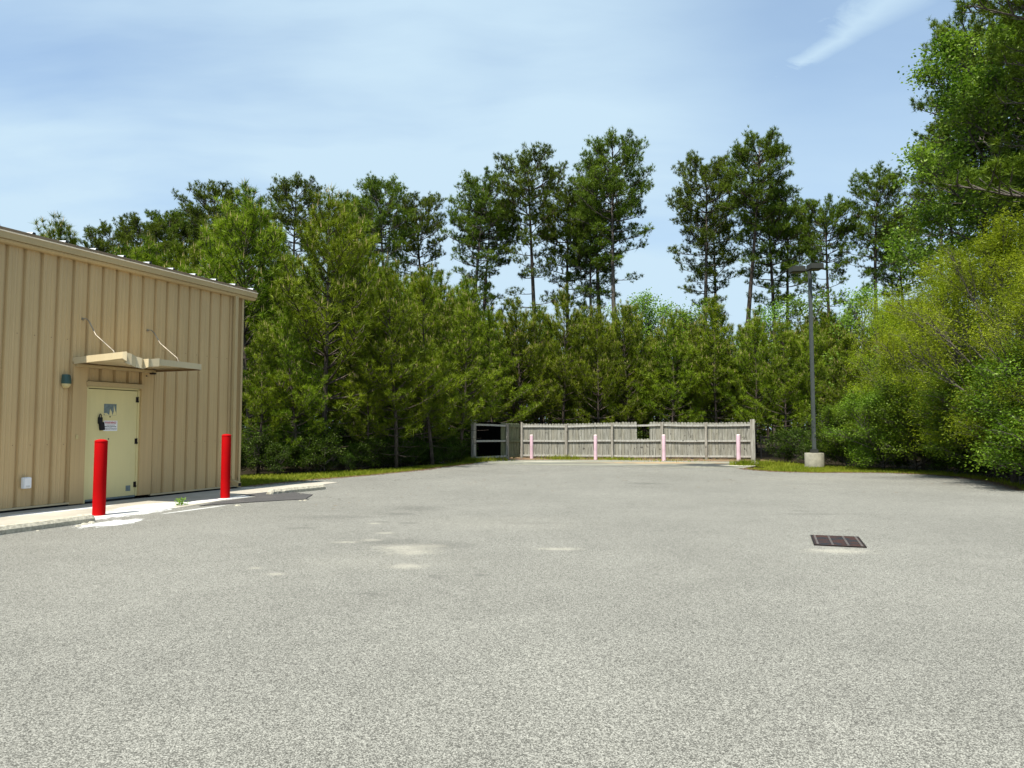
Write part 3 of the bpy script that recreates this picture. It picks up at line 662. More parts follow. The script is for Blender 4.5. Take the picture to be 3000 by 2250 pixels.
text('THIS AREA PROTECTED BY', .016, 3.565, 1.503, M_ink, 'lettering')
text('BURGLAR ALARM SYSTEM', .024, 3.565, 1.476, M_ink, 'lettering', .0006, .92)
text('WHICH', .014, 3.565, 1.454, M_ink, 'lettering')
text('AUTOMATICALLY NOTIFIES POLICE', .024, 3.565, 1.430, M_ink, 'lettering', .0006, .72)

# ---------------------------------------------------------------- bollards, wheel stops, grate
def bollard(name, x, y, r, h, m, label, group, capm=None, tilt=0):
    o = empty(name, (x, y, 0), label=label, cat='bollard', group=group)
    g = MB(); g.lathe((0, 0, 0), [(r*1.02, 0), (r*1.02, .012), (r, .02), (r, h*.5), (r, h-r*.42), (r*.985, h-r*.36)], 28); s_ = g.build('sleeve', m, o, smooth=True, auto=.6)
    g = MB(); rr = r*1.0; g.lathe((0, 0, h-r*.36), [(rr*1.025, -.012), (rr*1.025, .002)]+[(rr*math.cos(a), .002+rr*.36*math.sin(a)) for a in [math.pi/2*k/7 for k in range(7)]]+[(.004, .002+rr*.36)], 28); g.build('cap', capm or m, o, smooth=True, auto=.6)
    o.rotation_euler = (0, tilt, 0); return o
bollard('bollard', -6.85, 12.16, .098, 1.262, M_red, 'red bollard in front of the cream door, the nearer and taller-looking one', 'red bollards by the building')
bollard('bollard', -5.93, 15.14, .093, 1.325, M_red, 'red bollard near the building corner beside the fresh asphalt patch', 'red bollards by the building')
for (px, py, tp, lab) in ((531.7, 458.9, 434.7, 'faded pink bollard before the fence, nearest the blackened boards'), (595.8, 460.0, 434.7, 'faded pink bollard before the fence, second from the left, by a grass tuft'),
                         (664.4, 461.1, 434.6, 'faded pink bollard just right of the hole in the plank fence'), (739.3, 462.0, 434.4, 'faded pink bollard beside the right end post of the fence')):
    p = G(px, py); X, z = TOP(tp, p.y, px); bollard('bollard', p.x, p.y+.08, (.079 if px < 700 else .086), z, M_pink, lab, 'pink bollards inside the enclosure', M_pinkcap, rnd.uniform(-.008, .008))
def wheel_stop(a, b, label, broken):
    d = (b-a); L = d.length; d.normalize(); ang = math.atan2(d.y, d.x)
    o = empty('wheel_stop', a, ang, label=label, cat='wheel stop', group='concrete wheel stops')
    g = MB(); n = 36; r = random.Random(7 if broken else 9); vs = []
    sec = [(0, 0), (-.004, .062), (.030, .112), (.115, .118), (.150, .062), (.152, 0)]
    for i in range(n+1):
        q = i/n; x = q*L; k = 1.0
        rough = .002
        if broken and q < .27: rough = .008; k = 1-.08*r.random()-(.35*max(0, 1-q/.05))
        elif q > .985 or (q < .015 and not broken): k = .86
        for (y, z) in sec: vs.append(Vector((x+r.uniform(-rough, rough), .076+(y-.076)*(k if z > 0 else 1)+r.uniform(-rough, rough), max(0, z*k+r.uniform(-rough, rough)) if z > 0 else 0)))
    m = len(sec); fs = [(i*m+j, i*m+j+1, (i+1)*m+j+1, (i+1)*m+j) for i in range(n) for j in range(m-1)]
    fs += [tuple(range(m))[::-1], tuple(n*m+j for j in range(m))]; g.add(vs, fs)
    g.build('concrete_bar', M_curb, o); return o
a = G(-32, 539.6); b = G(95.4, 521.9); wheel_stop(a, b, 'worn concrete wheel stop at the left edge beside the nearer red bollard', False)
a = G(270.5, 495.0); b = G(326, 489.4); wheel_stop(a, b, 'broken concrete wheel stop lying across the fresh dark asphalt patch', True)
g = MB(); r = random.Random(5)
chips = [(78, 526.5), (92, 523), (84, 524.5), (38, 531), (262, 492), (300, 500.8), (238, 506), (301, 494.5), (305, 500.5)]
for i, (px, py) in enumerate(chips):
    p = G(px, py); s_ = r.uniform(.02, .045); q = MB()
    vs = []
    for k in range(6):
        a_ = k*math.pi/3+r.uniform(-.3, .3); vs.append(p+Vector((math.cos(a_)*s_*1.6*r.uniform(.6, 1.1), math.sin(a_)*s_*r.uniform(.6, 1.1), .001)))
    top = [v.lerp(p, .4)+Vector((0, 0, s_*.6)) for v in vs]
    q.add(vs+top, [(0, 1, 7, 6), (1, 2, 8, 7), (2, 3, 9, 8), (3, 4, 10, 9), (4, 5, 11, 10), (5, 0, 6, 11), (6, 7, 8, 9, 10, 11), (5, 4, 3, 2, 1, 0)])
    wh = ['below the worn wheel stop', 'at the right end of the worn wheel stop', 'under the middle of the worn wheel stop', 'under the left part of the worn wheel stop', 'on the dark patch left of the broken wheel stop'][min(i, 4)] if i < 5 else 'on the dark patch near the broken wheel stop'
    tag(q.build('concrete_chip', M_curb), 'pale broken concrete chip '+wh, 'concrete chip', 'concrete chips by the wheel stops')

# storm drain grate
A, B, C_, D_ = Vector((4.03, 9.87, 0)), Vector((4.565, 9.72, 0)), Vector((4.28, 8.92, 0)), Vector((3.755, 9.10, 0))
gr = empty('storm_drain', (A+C_)/2, label='rusty steel storm drain grate with three slatted bays set in the asphalt', cat='drain grate')
def gp(u, v, z): p = (A*(1-u)+B*u)*(1-v)+(D_*(1-u)+C_*u)*v; return Vector((p.x, p.y, z))
def gput(o): o.parent = gr; o.matrix_parent_inverse = Matrix.Translation(-gr.location); return o
M_rust = simple('rusty_iron', (.15, .075, .05), .75, .4, var=.6, scale=7); M_frame = simple('worn_iron_frame', (.11, .095, .085), .6, .4, var=.3, scale=8)
def rustmat():
    m, t, o = mat('rusty_slats'); n = NOISE(t, POS(t), 5.5, 4, .6); c = MIX(t, SMOOTH(t, n, .42, .58), (.070, .034, .026), (.026, .032, .037)); princ(t, o, c, .7, .3, .3); return m
def gb(g, u0, u1, v0, v1, z0, z1): g.hexa([gp(u0, v0, z0), gp(u1, v0, z0), gp(u1, v1, z0), gp(u0, v1, z0), gp(u0, v0, z1), gp(u1, v0, z1), gp(u1, v1, z1), gp(u0, v1, z1)])
g = MB(); gb(g, -.03, 1.03, -.02, 1.02, .0015, .004); gput(g.build('pit', M_void))
g = MB(); gb(g, -.035, .0, -.02, 1.02, .002, .016); gb(g, 1.0, 1.035, -.02, 1.02, .002, .016); gb(g, 0, 1, -.02, -.001, .002, .016); gb(g, 0, 1, 1.001, 1.02, .002, .016); gput(g.build('frame', M_hinge))
g = MB()
for u in (.03, .335, .655, .93): gb(g, u, u+.045, 0, 1, .006, .020)
gput(g.build('grate_bar', M_frame))
g = MB()
for k in range(24): v = (k+.25)/24; gb(g, .0, 1.0, v, v+.024, .005, .015)
gput(g.build('slat', rustmat()))

# ---------------------------------------------------------------- weathered plank fence round the enclosure
def fence_run(label, a, b, npost, h, side, bays, postr=.055, first=True, last=True, tops=None):
    """side: +1 boards to the left of a->b. bays: list of dicts with boards settings"""
    d = (b-a); L = d.length; d.normalize(); nn = Vector((-d.y, d.x, 0))*side
    o = empty('wooden_fence', a, label=label, cat='fence', group='plank fences of the enclosure')
    def put(x): x.parent = o; x.matrix_parent_inverse = Matrix.Translation(-o.location); return x
    Rm = Matrix(((d.x, nn.x, 0), (d.y, nn.y, 0), (0, 0, 1)))
    fr = [q if isinstance(q, float) else q for q in bays['pos']]
    r = random.Random(int(L*100))
    for i, q in enumerate(fr):
        if (i == 0 and not first) or (i == len(fr)-1 and not last): continue
        p = a+d*(q*L); hh = h(q)-(.02 if 0 < i < len(fr)-1 else -.06); pr = postr*(1.5 if i in bays.get('fat', ()) else 1)
        g = MB(); g.box(p+Vector((0, 0, hh/2))+d*0, (pr, pr, hh/2), Rm)
        for k in range(8):
            v = Vector(g.v[k]); 
            if v.z > 1: g.v[k] = tuple(v+Vector((r.uniform(-.02, .02), r.uniform(-.02, .02), r.uniform(-.01, .01))))
        put(g.build('post', M_post, bevel=.006))
    for i in range(len(fr)-1):
        q0, q1 = fr[i]*L, fr[i+1]*L; zz0, zz1 = h(fr[i]), h(fr[i+1])
        for (zf, hw) in ((.915, .042), (.50, .040), (.085, .042)):
            p0 = a+d*(q0+postr*.9)+nn*(postr-.02); p1 = a+d*(q1-postr*.9)+nn*(postr-.02); sag = r.uniform(-.012, .02)
            g = MB(); n = 6; vs = []
            for k in range(n+1):
                f = k/n; p = p0.lerp(p1, f); z = (zz0*(1-f)+zz1*f)*zf-sag*4*f*(1-f)
                for (on, oz) in ((-.02, -hw), (.018, -hw), (.018, hw), (-.02, hw)): vs.append(p+nn*on+Vector((0, 0, z+oz)))
            fs = [(k*4+j, k*4+(j+1) % 4, (k+1)*4+(j+1) % 4, (k+1)*4+j) for k in range(n) for j in range(4)]+[(3, 2, 1, 0), (n*4, n*4+1, n*4+2, n*4+3)]
            g.add(vs, fs)
            if not (bays.get('skiprail', {}).get(i, ()) and zf in bays['skiprail'][i]): put(g.build('rail', bays.get('railmat', {}).get(i, M_rail)))
        # boards
        n = max(1, round((q1-q0)/.142)); wB = (q1-q0)/n; groups = {}
        for k in range(n):
            f = (q0+(k+.5)*wB)/L; mt, hf = bays['board'](f, r)
            if mt is None: continue
            g = groups.setdefault(mt.name, (MB(), mt))[0]
            zt = h(f)*hf+r.uniform(-.012, .012); w = wB*.5-.003-r.random()*.003; c = a+d*(q0+(k+.5)*wB)+nn*(postr+.010+.012+r.uniform(-.003, .003)); zb = .05+r.uniform(-.02, .03)
            tl = r.uniform(-.006, .006); pl = [(-w, zb), (w, zb), (w+tl, zt-.05), (w*.72+tl, zt-.012), (w*.4+tl, zt), (-w*.4+tl, zt), (-w*.72+tl, zt-.012), (-w+tl, zt-.05)]
            vs = [c+d*x-nn*.008+Vector((0, 0, z)) for x, z in pl]+[c+d*x+nn*.008+Vector((0, 0, z)) for x, z in pl]
            m = len(pl); g.add(vs, [tuple(range(m)), tuple(range(2*m-1, m-1, -1))]+[(j, j+m, (j+1) % m+m, (j+1) % m) for j in range(m)])
        for nm, (g, mt) in groups.items():
            x = put(g.build('board_panel', mt))
            if mt is M_char: tag(x, 'blackened boards of the side fence')
    return o
FBL = Vector((.46, 35.0, 0)); FBR = Vector((11.0, 33.2, 0)); FFL = Vector((-1.68, 31.95, 0)); FFR = Vector((9.45, 28.6, 0))
def px_on(px, a, b):
    k = (px-512)/FPX; d = b-a; t = (k*a.y-a.x)/(d.x-k*d.y); return t
bp = [0.0]+[px_on(x, FBL, FBR) for x in (566.1, 611.8, 661.7, 705.4)]+[1.0]
h0, h1 = FPX, FPX
hz = lambda y_src, Y: CAM_H+(428-y_src*.34133)/FPX*Y
hb_l = TOP((1180+141/2.328)*.34133, 35)[1]; hb_r = TOP((1180+127/2.328)*.34133, 33.2)[1]
f_gap0 = px_on((1350+1197/2.328)*.34133, FBL, FBR); f_gap1 = px_on((1350+1278/2.328)*.34133, FBL, FBR)
def back_board(f, r):
    if f_gap0 < f < f_gap1: return M_wood, .545
    return M_wood, 1.0
fence_run('long grey plank fence across the back of the enclosure, with a gap in its boards', FBL, FBR, 6, lambda q: hb_l+(hb_r-hb_l)*q-.03*math.sin(q*9), 1, dict(pos=bp, board=back_board), last=False)
lp = [0.0, px_on((1350+318/2.328)*.34133, FFL, FBL), .985]
h_fl = TOP((1180+126/2.328)*.34133, FFL.y)[1]
def left_board(f, r):
    cut = px_on((1350+282/2.328)*.34133, FFL, FBL)
    if f < .05: return M_wood, 1.0
    if f < cut: return M_char, 1.0+.0*r.random()
    return M_greenwood, 1.0
fence_run('left side of the plank enclosure, greenish with blackened boards next to its front post', FFL, FBL, 3, lambda q: h_fl+(hb_l-h_fl)*q, 1, dict(pos=lp, board=left_board, fat=(0,), railmat={1: M_greenwood}), last=False)
h_fr = TOP((1180+124/2.328)*.34133, FFR.y)[1]
fence_run('right side of the plank enclosure seen edge-on behind its tall grey post', FFR, FBR, 3, lambda q: h_fr+(hb_r-h_fr)*q, -1, dict(pos=[0.0, .5, 1.0], board=lambda f, r: (M_wood if f > .12 else M_wood, 1.0), fat=(0,)))
# earth and concrete collar at the right front post
g = MB(); r = random.Random(2); vs = []; n = 14
for j, (rr, z) in enumerate(((.30, 0.0), (.24, .06), (.15, .12), (.07, .15))):
    for k in range(n): a = 2*math.pi*k/n; q = rr*r.uniform(.8, 1.15); vs.append(FFR+Vector((q*math.cos(a), -.05+q*math.sin(a), max(0, z+r.uniform(-.015, .015) if j else 0))))
g.add(vs, [(j*n+k, j*n+(k+1) % n, (j+1)*n+(k+1) % n, (j+1)*n+k) for j in range(3) for k in range(n)]+[tuple(3*n+k for k in range(n))])
tag(g.build('concrete_footing', M_curb), 'rough concrete footing round the base of the right fence post', 'footing')

# ---------------------------------------------------------------- lamp post
LP = G(818.4, 467.2)+Vector((0, .34, 0)); _, zt = TOP(268.5, LP.y, 815)
lamp = empty('lamp_post', LP, label='tall grey lamp post with two box-shaped heads on a round concrete base', cat='lamp post')
g = MB(); g.lathe((0, 0, 0), [(.345, -.05), (.345, .50), (.335, .515), (.0, .52)], 36); g.build('concrete_base', M_base, lamp, smooth=True, auto=.6)
g = MB(); g.box((0, 0, .58), (.115, .115, .065)); g.box((0, 0, .65), (.10, .10, .008)); g.build('base_cover', M_head, lamp, bevel=.006)
g = MB(); g.box((0, 0, (.52+zt)/2), (.058, .058, (zt-.52)/2)); g.build('pole', M_lamp, lamp, bevel=.008)
g = MB(); g.box((0, 0, zt+.004), (.065, .065, .012)); g.build('pole_cap', M_head, lamp, bevel=.003)
for (dx, dy) in ((0, -1), (-1, 0)):
    Rh = Matrix.Rotation(math.atan2(dy, dx), 3, 'Z')
    g = MB(); g.box(Rh @ Vector((.15, 0, 0))+Vector((0, 0, zt-.06)), (.095, .03, .04), Rh); arm = g.build('arm', M_head, lamp, bevel=.004)
    g = MB(); c = Rh @ Vector((.48, 0, 0))+Vector((0, 0, zt-.03))
    vs = [c+Rh @ Vector((sx*.245*k, sy*.235*k, z)) for (k, z) in ((1, -.12), (.985, .085)) for (sx, sy) in ((-1, -1), (1, -1), (1, 1), (-1, 1))]
    g.hexa(vs); hd = g.build('lamp_head', M_head, lamp, bevel=.012)
    g = MB(); g.box(c+Vector((0, 0, -.126)), (.19, .17, .008), Rh); x = g.build('lens', M_lglass, hd)

# black chain-link fence at the woods' edge behind the lamp
cf = empty('chain_link_fence', (10.8, 33.0, 0), label='low black chain-link fence in the shade behind the lamp post', cat='fence')
def cfput(x): x.parent = cf; x.matrix_parent_inverse = Matrix.Translation(-cf.location); return x
ca, cb = Vector((11.4, 33.4, 0)), Vector((19.0, 31.0, 0)); cd = (cb-ca).normalized(); cL = (cb-ca).length
for k in range(5):
    g = MB(); p = ca+cd*(cL*k/4); g.tube([p, p+Vector((0, 0, 1.06))], [.028, .028], 10); g.lathe(p+Vector((0, 0, 1.06)), [(.034, 0), (.03, .03), (.005, .045)], 10); cfput(g.build('post', M_chain, smooth=True, auto=.6))
g = MB(); g.tube([ca+Vector((0, 0, 1.03)), cb+Vector((0, 0, 1.03))], [.021, .021], 8); cfput(g.build('top_rail', M_chain, smooth=True))
g = MB(); s_ = .07; k = -1.0
while k < cL:
    for sg_ in (1, -1):
        a0 = k if sg_ > 0 else k+1.0; b0 = k+1.0 if sg_ > 0 else k
        pa = [a0, .02]; pb = [b0, 1.02]
        def clip(q0, z0, q1, z1):
            t0, t1 = 0, 1
            for (lo, hi) in ((0, cL),):
                dq = q1-q0
                ta, tb = sorted(((lo-q0)/dq, (hi-q0)/dq)); t0 = max(t0, ta); t1 = min(t1, tb)
            return (q0+dq*t0, z0+(z1-z0)*t0, q0+dq*t1, z0+(z1-z0)*t1) if t1 > t0 else None
        c = clip(*pa, *pb)
        if c: g.tube([ca+cd*c[0]+Vector((0, 0, c[1])), ca+cd*c[2]+Vector((0, 0, c[3]))], [.003, .003], 3, cap=False)
    k += s_
cfput(g.build('wire_mesh', M_chain))

# ---------------------------------------------------------------- trees
def unit(v): return v/np.maximum(np.linalg.norm(v, axis=-1, keepdims=True), 1e-9)
def tufts(rng, P, Aq, n, ln, w, spread=.9):
    """needle tufts: n slim triangles fanning round each tuft axis"""
    k = len(P); P = np.repeat(P, n, 0); A_ = np.repeat(Aq, n, 0)
    d = unit(A_*rng.uniform(.25, 1.2, (k*n, 1))+unit(rng.normal(size=(k*n, 3)))*spread)
    L = ln*rng.uniform(.6, 1.15, (k*n, 1)); base = P-A_*rng.uniform(0, .09, (k*n, 1))
    s = unit(np.cross(d, rng.normal(size=(k*n, 3))))*w*.5
    tip = base+d*L-np.array([0, 0, 1.0])*L*.08
    return np.stack([base-s, base+s, tip], 1).reshape(-1, 3)
def leafquads(rng, P, ln, w, droop=0.0, flat=.5):
    n = len(P); d = rng.normal(size=(n, 3)); d[:, 2] = d[:, 2]*flat-droop; d = unit(d)
    up = unit(rng.normal(size=(n, 3))+np.array([0, 0, .8])); s = unit(np.cross(d, up)); L = ln*rng.uniform(.6, 1.2, (n, 1)); Wd = w*rng.uniform(.7, 1.2, (n, 1))
    return np.stack([P, P+d*L*.45+s*Wd*.5, P+d*L, P+d*L*.45-s*Wd*.5], 1).reshape(-1, 3)
class Tree: pass
def finish(name, wood, V, k, mats, mi, label, cat, barkm, wname='trunk'):
    o = bpy.data.objects.new(name, None)
    me = wood.build(wname, barkm, smooth=True); me.parent = o
    c = fastmesh('crown', V, k, mats, mi); c.parent = o; o['top'] = float(np.percentile(V[:, 2], 99.9))
    o.empty_display_size = .3
    for x in (me, c): COL.objects.unlink(x)
    return o
def bpath(rng, p0, az, el0, el1, L, n=5, wob=.06):
    pts = [p0]; p = p0.copy()
    for i in range(n):
        f = (i+.5)/n; el = el0+(el1-el0)*f; a = az+rng.normal(0, wob); p = p+np.array([math.cos(a)*math.cos(el), math.sin(a)*math.cos(el), math.sin(el)])*L/n; pts.append(p)
    return np.array(pts)
def along(pts, f):
    q = f*(len(pts)-1); i = min(int(q), len(pts)-2); t = q-i; p = pts[i]*(1-t)+pts[i+1]*t; d = pts[i+1]-pts[i]; return p, d/np.linalg.norm(d)
def young_pine(seed, H=8.0, full=1.0, low=.13, needle=.24, nt_=34, width=.31):
    rng = np.random.default_rng(seed); wd = MB(); TP = []; TA = []; CP = []
    lean = rng.normal(0, .012, 2); tp = [np.array([lean[0]*z+.05*math.sin(z*.9+seed), lean[1]*z+.05*math.cos(z*.7), z]) for z in np.linspace(0, H, 12)]
    tp = np.array(tp); r0 = .0105*H; wd.tube(tp, [r0*(1-.93*i/11) for i in range(12)], 8)
    z = low*H*.6; az = rng.uniform(0, 6)
    while z < H*.985:
        t = z/H; nb = rng.integers(4, 7) if t < .9 else 4
        for k in range(nb):
            a = az+2*math.pi*k/nb+rng.normal(0, .2)
            L = H*(.035+width*(1-t)**.70)*rng.uniform(.65, 1.2)*full
            if t < .3: L *= .55+1.5*t
            el0 = .15+.75*t+rng.normal(0, .1); el1 = el0+.45
            p0, _ = along(tp, t); dead = t < low or (t < low+.12 and rng.random() < .5)
            if dead: L *= .6
            pts = bpath(rng, p0, a, el0-.25*(t < .3), el1-(.5 if dead else 0), L, 5)
            br = .006+.012*L; wd.tube(pts, [br*(1-.75*i/5) for i in range(6)], 4, cap=False)
            if dead: continue
            f = .36
            while f <= 1.001:
                p, d = along(pts, min(f, .999)); TP.append(p); TA.append(d*.7+np.array([0, 0, .45])); 
                if f > .4 and L > .5 and rng.random() < .85:
                    for sgn in (1, -1):
                        if rng.random() < .25: continue
                        l2 = L*(1.12-f)*rng.uniform(.35, .6)+.12; a2 = a+sgn*rng.uniform(.6, 1.1); q = bpath(rng, p, a2, el0+.1, el1+.35, l2, 3)
                        wd.tube(q, [br*.5, br*.4, br*.3, br*.2], 3, cap=False)
                        m = max(1, int(l2/.24))
                        for j in range(m):
                            pp, dd = along(q, min(.999, (j+1)/m)); TP.append(pp); TA.append(dd*.6+np.array([0, 0, .5]))
                        if t > .35: CP.append(q[-1])
                f += .21/max(L, .3)
            CP.append(pts[-1])
        z += H*rng.uniform(.034, .056); az += 1.1
    for f in np.linspace(.9, 1, 8): p, d = along(tp, min(f, .999)); TP.append(p); TA.append(np.array([0, 0, .8]))
    TP = np.array(TP); TA = np.array(TA); V = tufts(rng, TP, TA, nt_, needle, .0160, .8)
    # candles: pale upright new shoots
    CP = np.array([c for c in CP if rng.random() < (.15+.75*min(1, c[2]/H))]+[tp[-1]]); k = len(CP)
    cv = []
    for rep in range(2):
        b = CP+rng.normal(0, .03, (k, 3)); h = rng.uniform(.10, .24, (k, 1)); az_ = rng.uniform(0, 6.28, k); s = np.stack([np.cos(az_), np.sin(az_), 0*az_], 1)*.010
        cv.append(np.stack([b-s, b+s, b+np.array([0, 0, 1])*h+rng.normal(0, .02, (k, 3))], 1).reshape(-1, 3))
    cv = np.concatenate(cv); mi = np.concatenate([np.zeros(len(V)//3), np.ones(len(cv)//3)])
    o = finish('pine_tree', wd, np.concatenate([V, cv]), 3, [M_young, M_candle], mi, '', '', M_bark); o['H'] = H; return o
def mature_pine(seed, H=21.0, cb=.5, spread=.13, dens=1.0, fork=False, curve=.3, shape='round'):
    rng = np.random.default_rng(seed); wd = MB(); TP = []; TA = []
    ph = rng.uniform(0, 6); zs = np.linspace(0, H, 16)
    tp = np.array([[curve*math.sin(z/H*3.1+ph)-curve*math.sin(ph), curve*.6*math.cos(z/H*2.6+ph)-curve*.6*math.cos(ph), z] for z in zs]); r0 = .0098*H
    wd.tube(tp, [r0*(1-.25*q-.62*q**1.6)*1.0+.004 for q in zs/H], 9)
    limbs = []; z = cb*H; az = rng.uniform(0, 6)
    def limb(p0, a, el0, el1, L, lvl=0):
        pts = bpath(rng, p0, a, el0, el1, L, 6, .13); br = .008+.014*L
        wd.tube(pts, [br*(1-.78*i/6) for i in range(7)], 5, cap=False)
        f = .32 if L > 1.4 else .15
        while f <= 1.0:
            p, d = along(pts, min(.999, f))
            for sgn in (1, -1):
                if rng.random() < .12: continue
                l2 = L*(1.15-f)*rng.uniform(.28, .5)+.25; a2 = a+sgn*rng.uniform(.5, 1.15); e2 = el0+rng.uniform(.1, .7); q = bpath(rng, p, a2, e2, e2+.5, l2, 3, .2)
                wd.tube(q, [br*.45, br*.35, br*.28, br*.18], 3, cap=False)
                m = max(2, int(l2/.20*dens))
                for j in range(m):
                    ff = .5+.5*(j+1)/m; pp, dd = along(q, min(.999, ff)); 
                    for rep in range(2 if ff > .6 else 1): TP.append(pp+rng.normal(0, .10, 3)); TA.append(dd*.6+np.array([0, 0, .55]))
            f += .36/max(L, .6)
        for j in range(3): TP.append(pts[-1]+rng.normal(0, .09, 3)); TA.append(np.array([0, 0, .8]))
    while z < H*.99:
        t = (z/H-cb)/(1-cb); nb = 2 if t < .3 else 3
        if shape == 'round': pr = math.sqrt(max(0, 1-((t-.50)/.575)**2))
        elif shape == 'cone': pr = (1-t)**.6
        else: pr = .5+.6*t if t < .75 else (1.0*(1-t)/.25)**.5
        nb += 1+(t > .35)
        for k in range(nb):
            a = az+2*math.pi*k/nb+rng.normal(0, .3); L = 1.20*H*spread*max(.08, pr)*(rng.uniform(.78, 1.1) if t < .4 else rng.uniform(.86, 1.04))
            p0, _ = along(tp, z/H); limb(p0, a, -.05+.62*t+rng.normal(0, .12), .32+.42*t, L)
        z += H*rng.uniform(.020, .034)*(1.35-.5*t); az += 1.3
    for k in range(3):                        # a few lone limbs below the crown
        zf = rng.uniform(cb-.14, cb-.02); p0, _ = along(tp, zf); limb(p0, rng.uniform(0, 6.28), -.1, .25, H*spread*rng.uniform(.5, .95))
    for k in range(7):                        # dead snags below the crown
        zz_ = rng.uniform(.2, cb); p0, _ = along(tp, zz_); q = bpath(rng, p0, rng.uniform(0, 6.28), rng.uniform(-.3, .5), 0, rng.uniform(.5, 2.2), 4, .3); wd.tube(q, [.028, .022, .016, .01, .004], 4, cap=False)
    TP = np.array(TP); TA = np.array(TA); V = tufts(rng, TP, TA, 20, .25, .025, .85)
    o = finish('pine_tree', wd, V, 3, [M_mature], None, '', '', M_bark if seed % 3 else M_barkg); o['H'] = H; return o
def broadleaf(seed, H, cb, R_, m, leaf, lw, n1=16, n2=7, n3=5, nl=18, droop=0.0, spread=.32, barkm=None, stems=1, name='broadleaf_tree', elev=.5, flat=.5, shape=1.0, trunkr=.014):
    rng = np.random.default_rng(seed); wd = MB(); LPnts = []
    for s_ in range(stems):
        off = rng.normal(0, .15*(stems > 1), 2); ln_ = rng.normal(0, .22*(stems > 1)+.01, 2)
        tp = np.array([[off[0]+ln_[0]*z+.12*math.sin(z*.5+seed+s_), off[1]+ln_[1]*z+.1*math.cos(z*.45+s_), z] for z in np.linspace(0, H*.93, 10)])
        wd.tube(tp, [trunkr*H*(1-.88*i/9)/max(1, stems**.5) for i in range(10)], 8)
        for i in range(n1):
            t = cb+(.98-cb)*(i+rng.random()*.8)/n1; u = (t-cb)/(1-cb); a = i*2.4+rng.normal(0, .3)
            L = R_*((math.sin(math.pi*min(1, (.18+.82*u)**shape))**.6*.9+.14) if shape > 0 else math.sqrt(max(.05, 1-((u-.45)/.62)**2)))*rng.uniform(.65, 1.15)
            p0, _ = along(tp, min(.999, t/.98)); el = elev*.5+elev*u+rng.normal(0, .12); pts = bpath(rng, p0, a, el, el+.25-droop*.5, L, 5, .12)
            br = .01+.014*L; wd.tube(pts, [br*(1-.75*k/5) for k in range(6)], 5, cap=False)
            for j in range(n2):
                f = .28+.72*(j+1)/n2; p, d = along(pts, min(.999, f)); a2 = a+(1 if j % 2 else -1)*rng.uniform(.3, 1.2); l2 = L*(1.25-f)*rng.uniform(.35, .6)+.15
                e2 = el+rng.uniform(-.3, .6); q = bpath(rng, p, a2, e2, e2+.2-droop, l2, 4, .2); wd.tube(q, [br*.4*(1-.2*k) for k in range(5)], 3, cap=False)
                for k in range(n3):
                    f3 = .3+.7*(k+1)/n3; pp, dd = along(q, min(.999, f3)); a3 = a2+rng.normal(0, .9); q3 = bpath(rng, pp, a3, e2+rng.normal(0, .4), e2-droop*1.2, l2*.4+.12, 2, .2)
                    wd.tube(q3, [br*.15, br*.12, br*.06], 3, cap=False)
                    c = q3[0]+(q3[-1]-q3[0])*rng.uniform(.1, 1.1, (nl, 1))+rng.normal(0, spread, (nl, 3))*np.array([1, 1, .7]); LPnts.append(c)
    V = leafquads(rng, np.concatenate(LPnts), leaf, lw, droop, flat)
    o = finish(name, wd, V, 4, [m], None, '', '', barkm or M_barkg, 'trunk' if stems == 1 else 'stems'); o['H'] = H; return o

USED = {}
def place(proto, px, topy, Y, label, cat, group=None, rz=None, X=None, H=None, sxy=1.0, z=-.06):
    """stands a tree on the ground at depth Y; its height follows from where its top is seen"""
    if X is None: X, H = TOP(topy, Y, px)
    s = H/proto['top']
    r = copy_tree(proto); del r['H']; del r['top']
    r.location = (X, Y, z); r.rotation_euler = (rnd.gauss(0, .022), rnd.gauss(0, .022), rz if rz is not None else rnd.uniform(0, 6.28)); r.scale = (s*sxy, s*sxy, s)
    tag(r, label, cat, group)
    return r
YP = [young_pine(s, 8.0, f, lo) for s, f, lo in ((1, 1.0, .14), (2, 1.08, .18), (3, .95, .12), (4, 1.0, .22), (5, .9, .16), (6, 1.1, .12), (7, 1.2, .24), (8, .8, .18))]
MP = [mature_pine(21, 21, .62, .125, 1.0), mature_pine(22, 21, .64, .11, 1.0, curve=.5), mature_pine(23, 21, .60, .135, .95, shape='wide'), mature_pine(24, 21, .66, .12, .9, curve=.25, shape='cone'), mature_pine(25, 21, .72, .11, 1.1, curve=.8), mature_pine(26, 21, .56, .13, .85, shape='round', curve=.5), mature_pine(27, 21, .55, .23, .8, shape='wide')]
GUM = [broadleaf(31, 17, .28, 3.7, M_gum, .135, .11, 28, 10, 5, 21, 0, .24, shape=-1), broadleaf(32, 17, .30, 3.6, M_gum, .135, .11, 28, 10, 5, 21, 0, .24, shape=-1)]
WIL = [broadleaf(41, 8, .10, 3.6, M_willow, .125, .024, 26, 9, 6, 36, .35, .26, elev=.9, name='willow_tree', stems=1), broadleaf(42, 8, .08, 3.3, M_willow, .125, .024, 26, 9, 6, 36, .35, .26, elev=.9, name='willow_tree', stems=1)]
SHR = [broadleaf(51+i, 1.6, .1, .8, M_under, .085, .055, 8, 5, 4, 8, 0, .12, stems=3, name='shrub', elev=.7, trunkr=.010) for i in range(3)]
LIM = [broadleaf(61, 7, .3, 2.0, M_lime, .11, .08, 18, 6, 4, 8, 0, .2, elev=.7), broadleaf(62, 7, .3, 1.8, M_lime, .11, .08, 18, 6, 4, 8, 0, .2, elev=.7)]

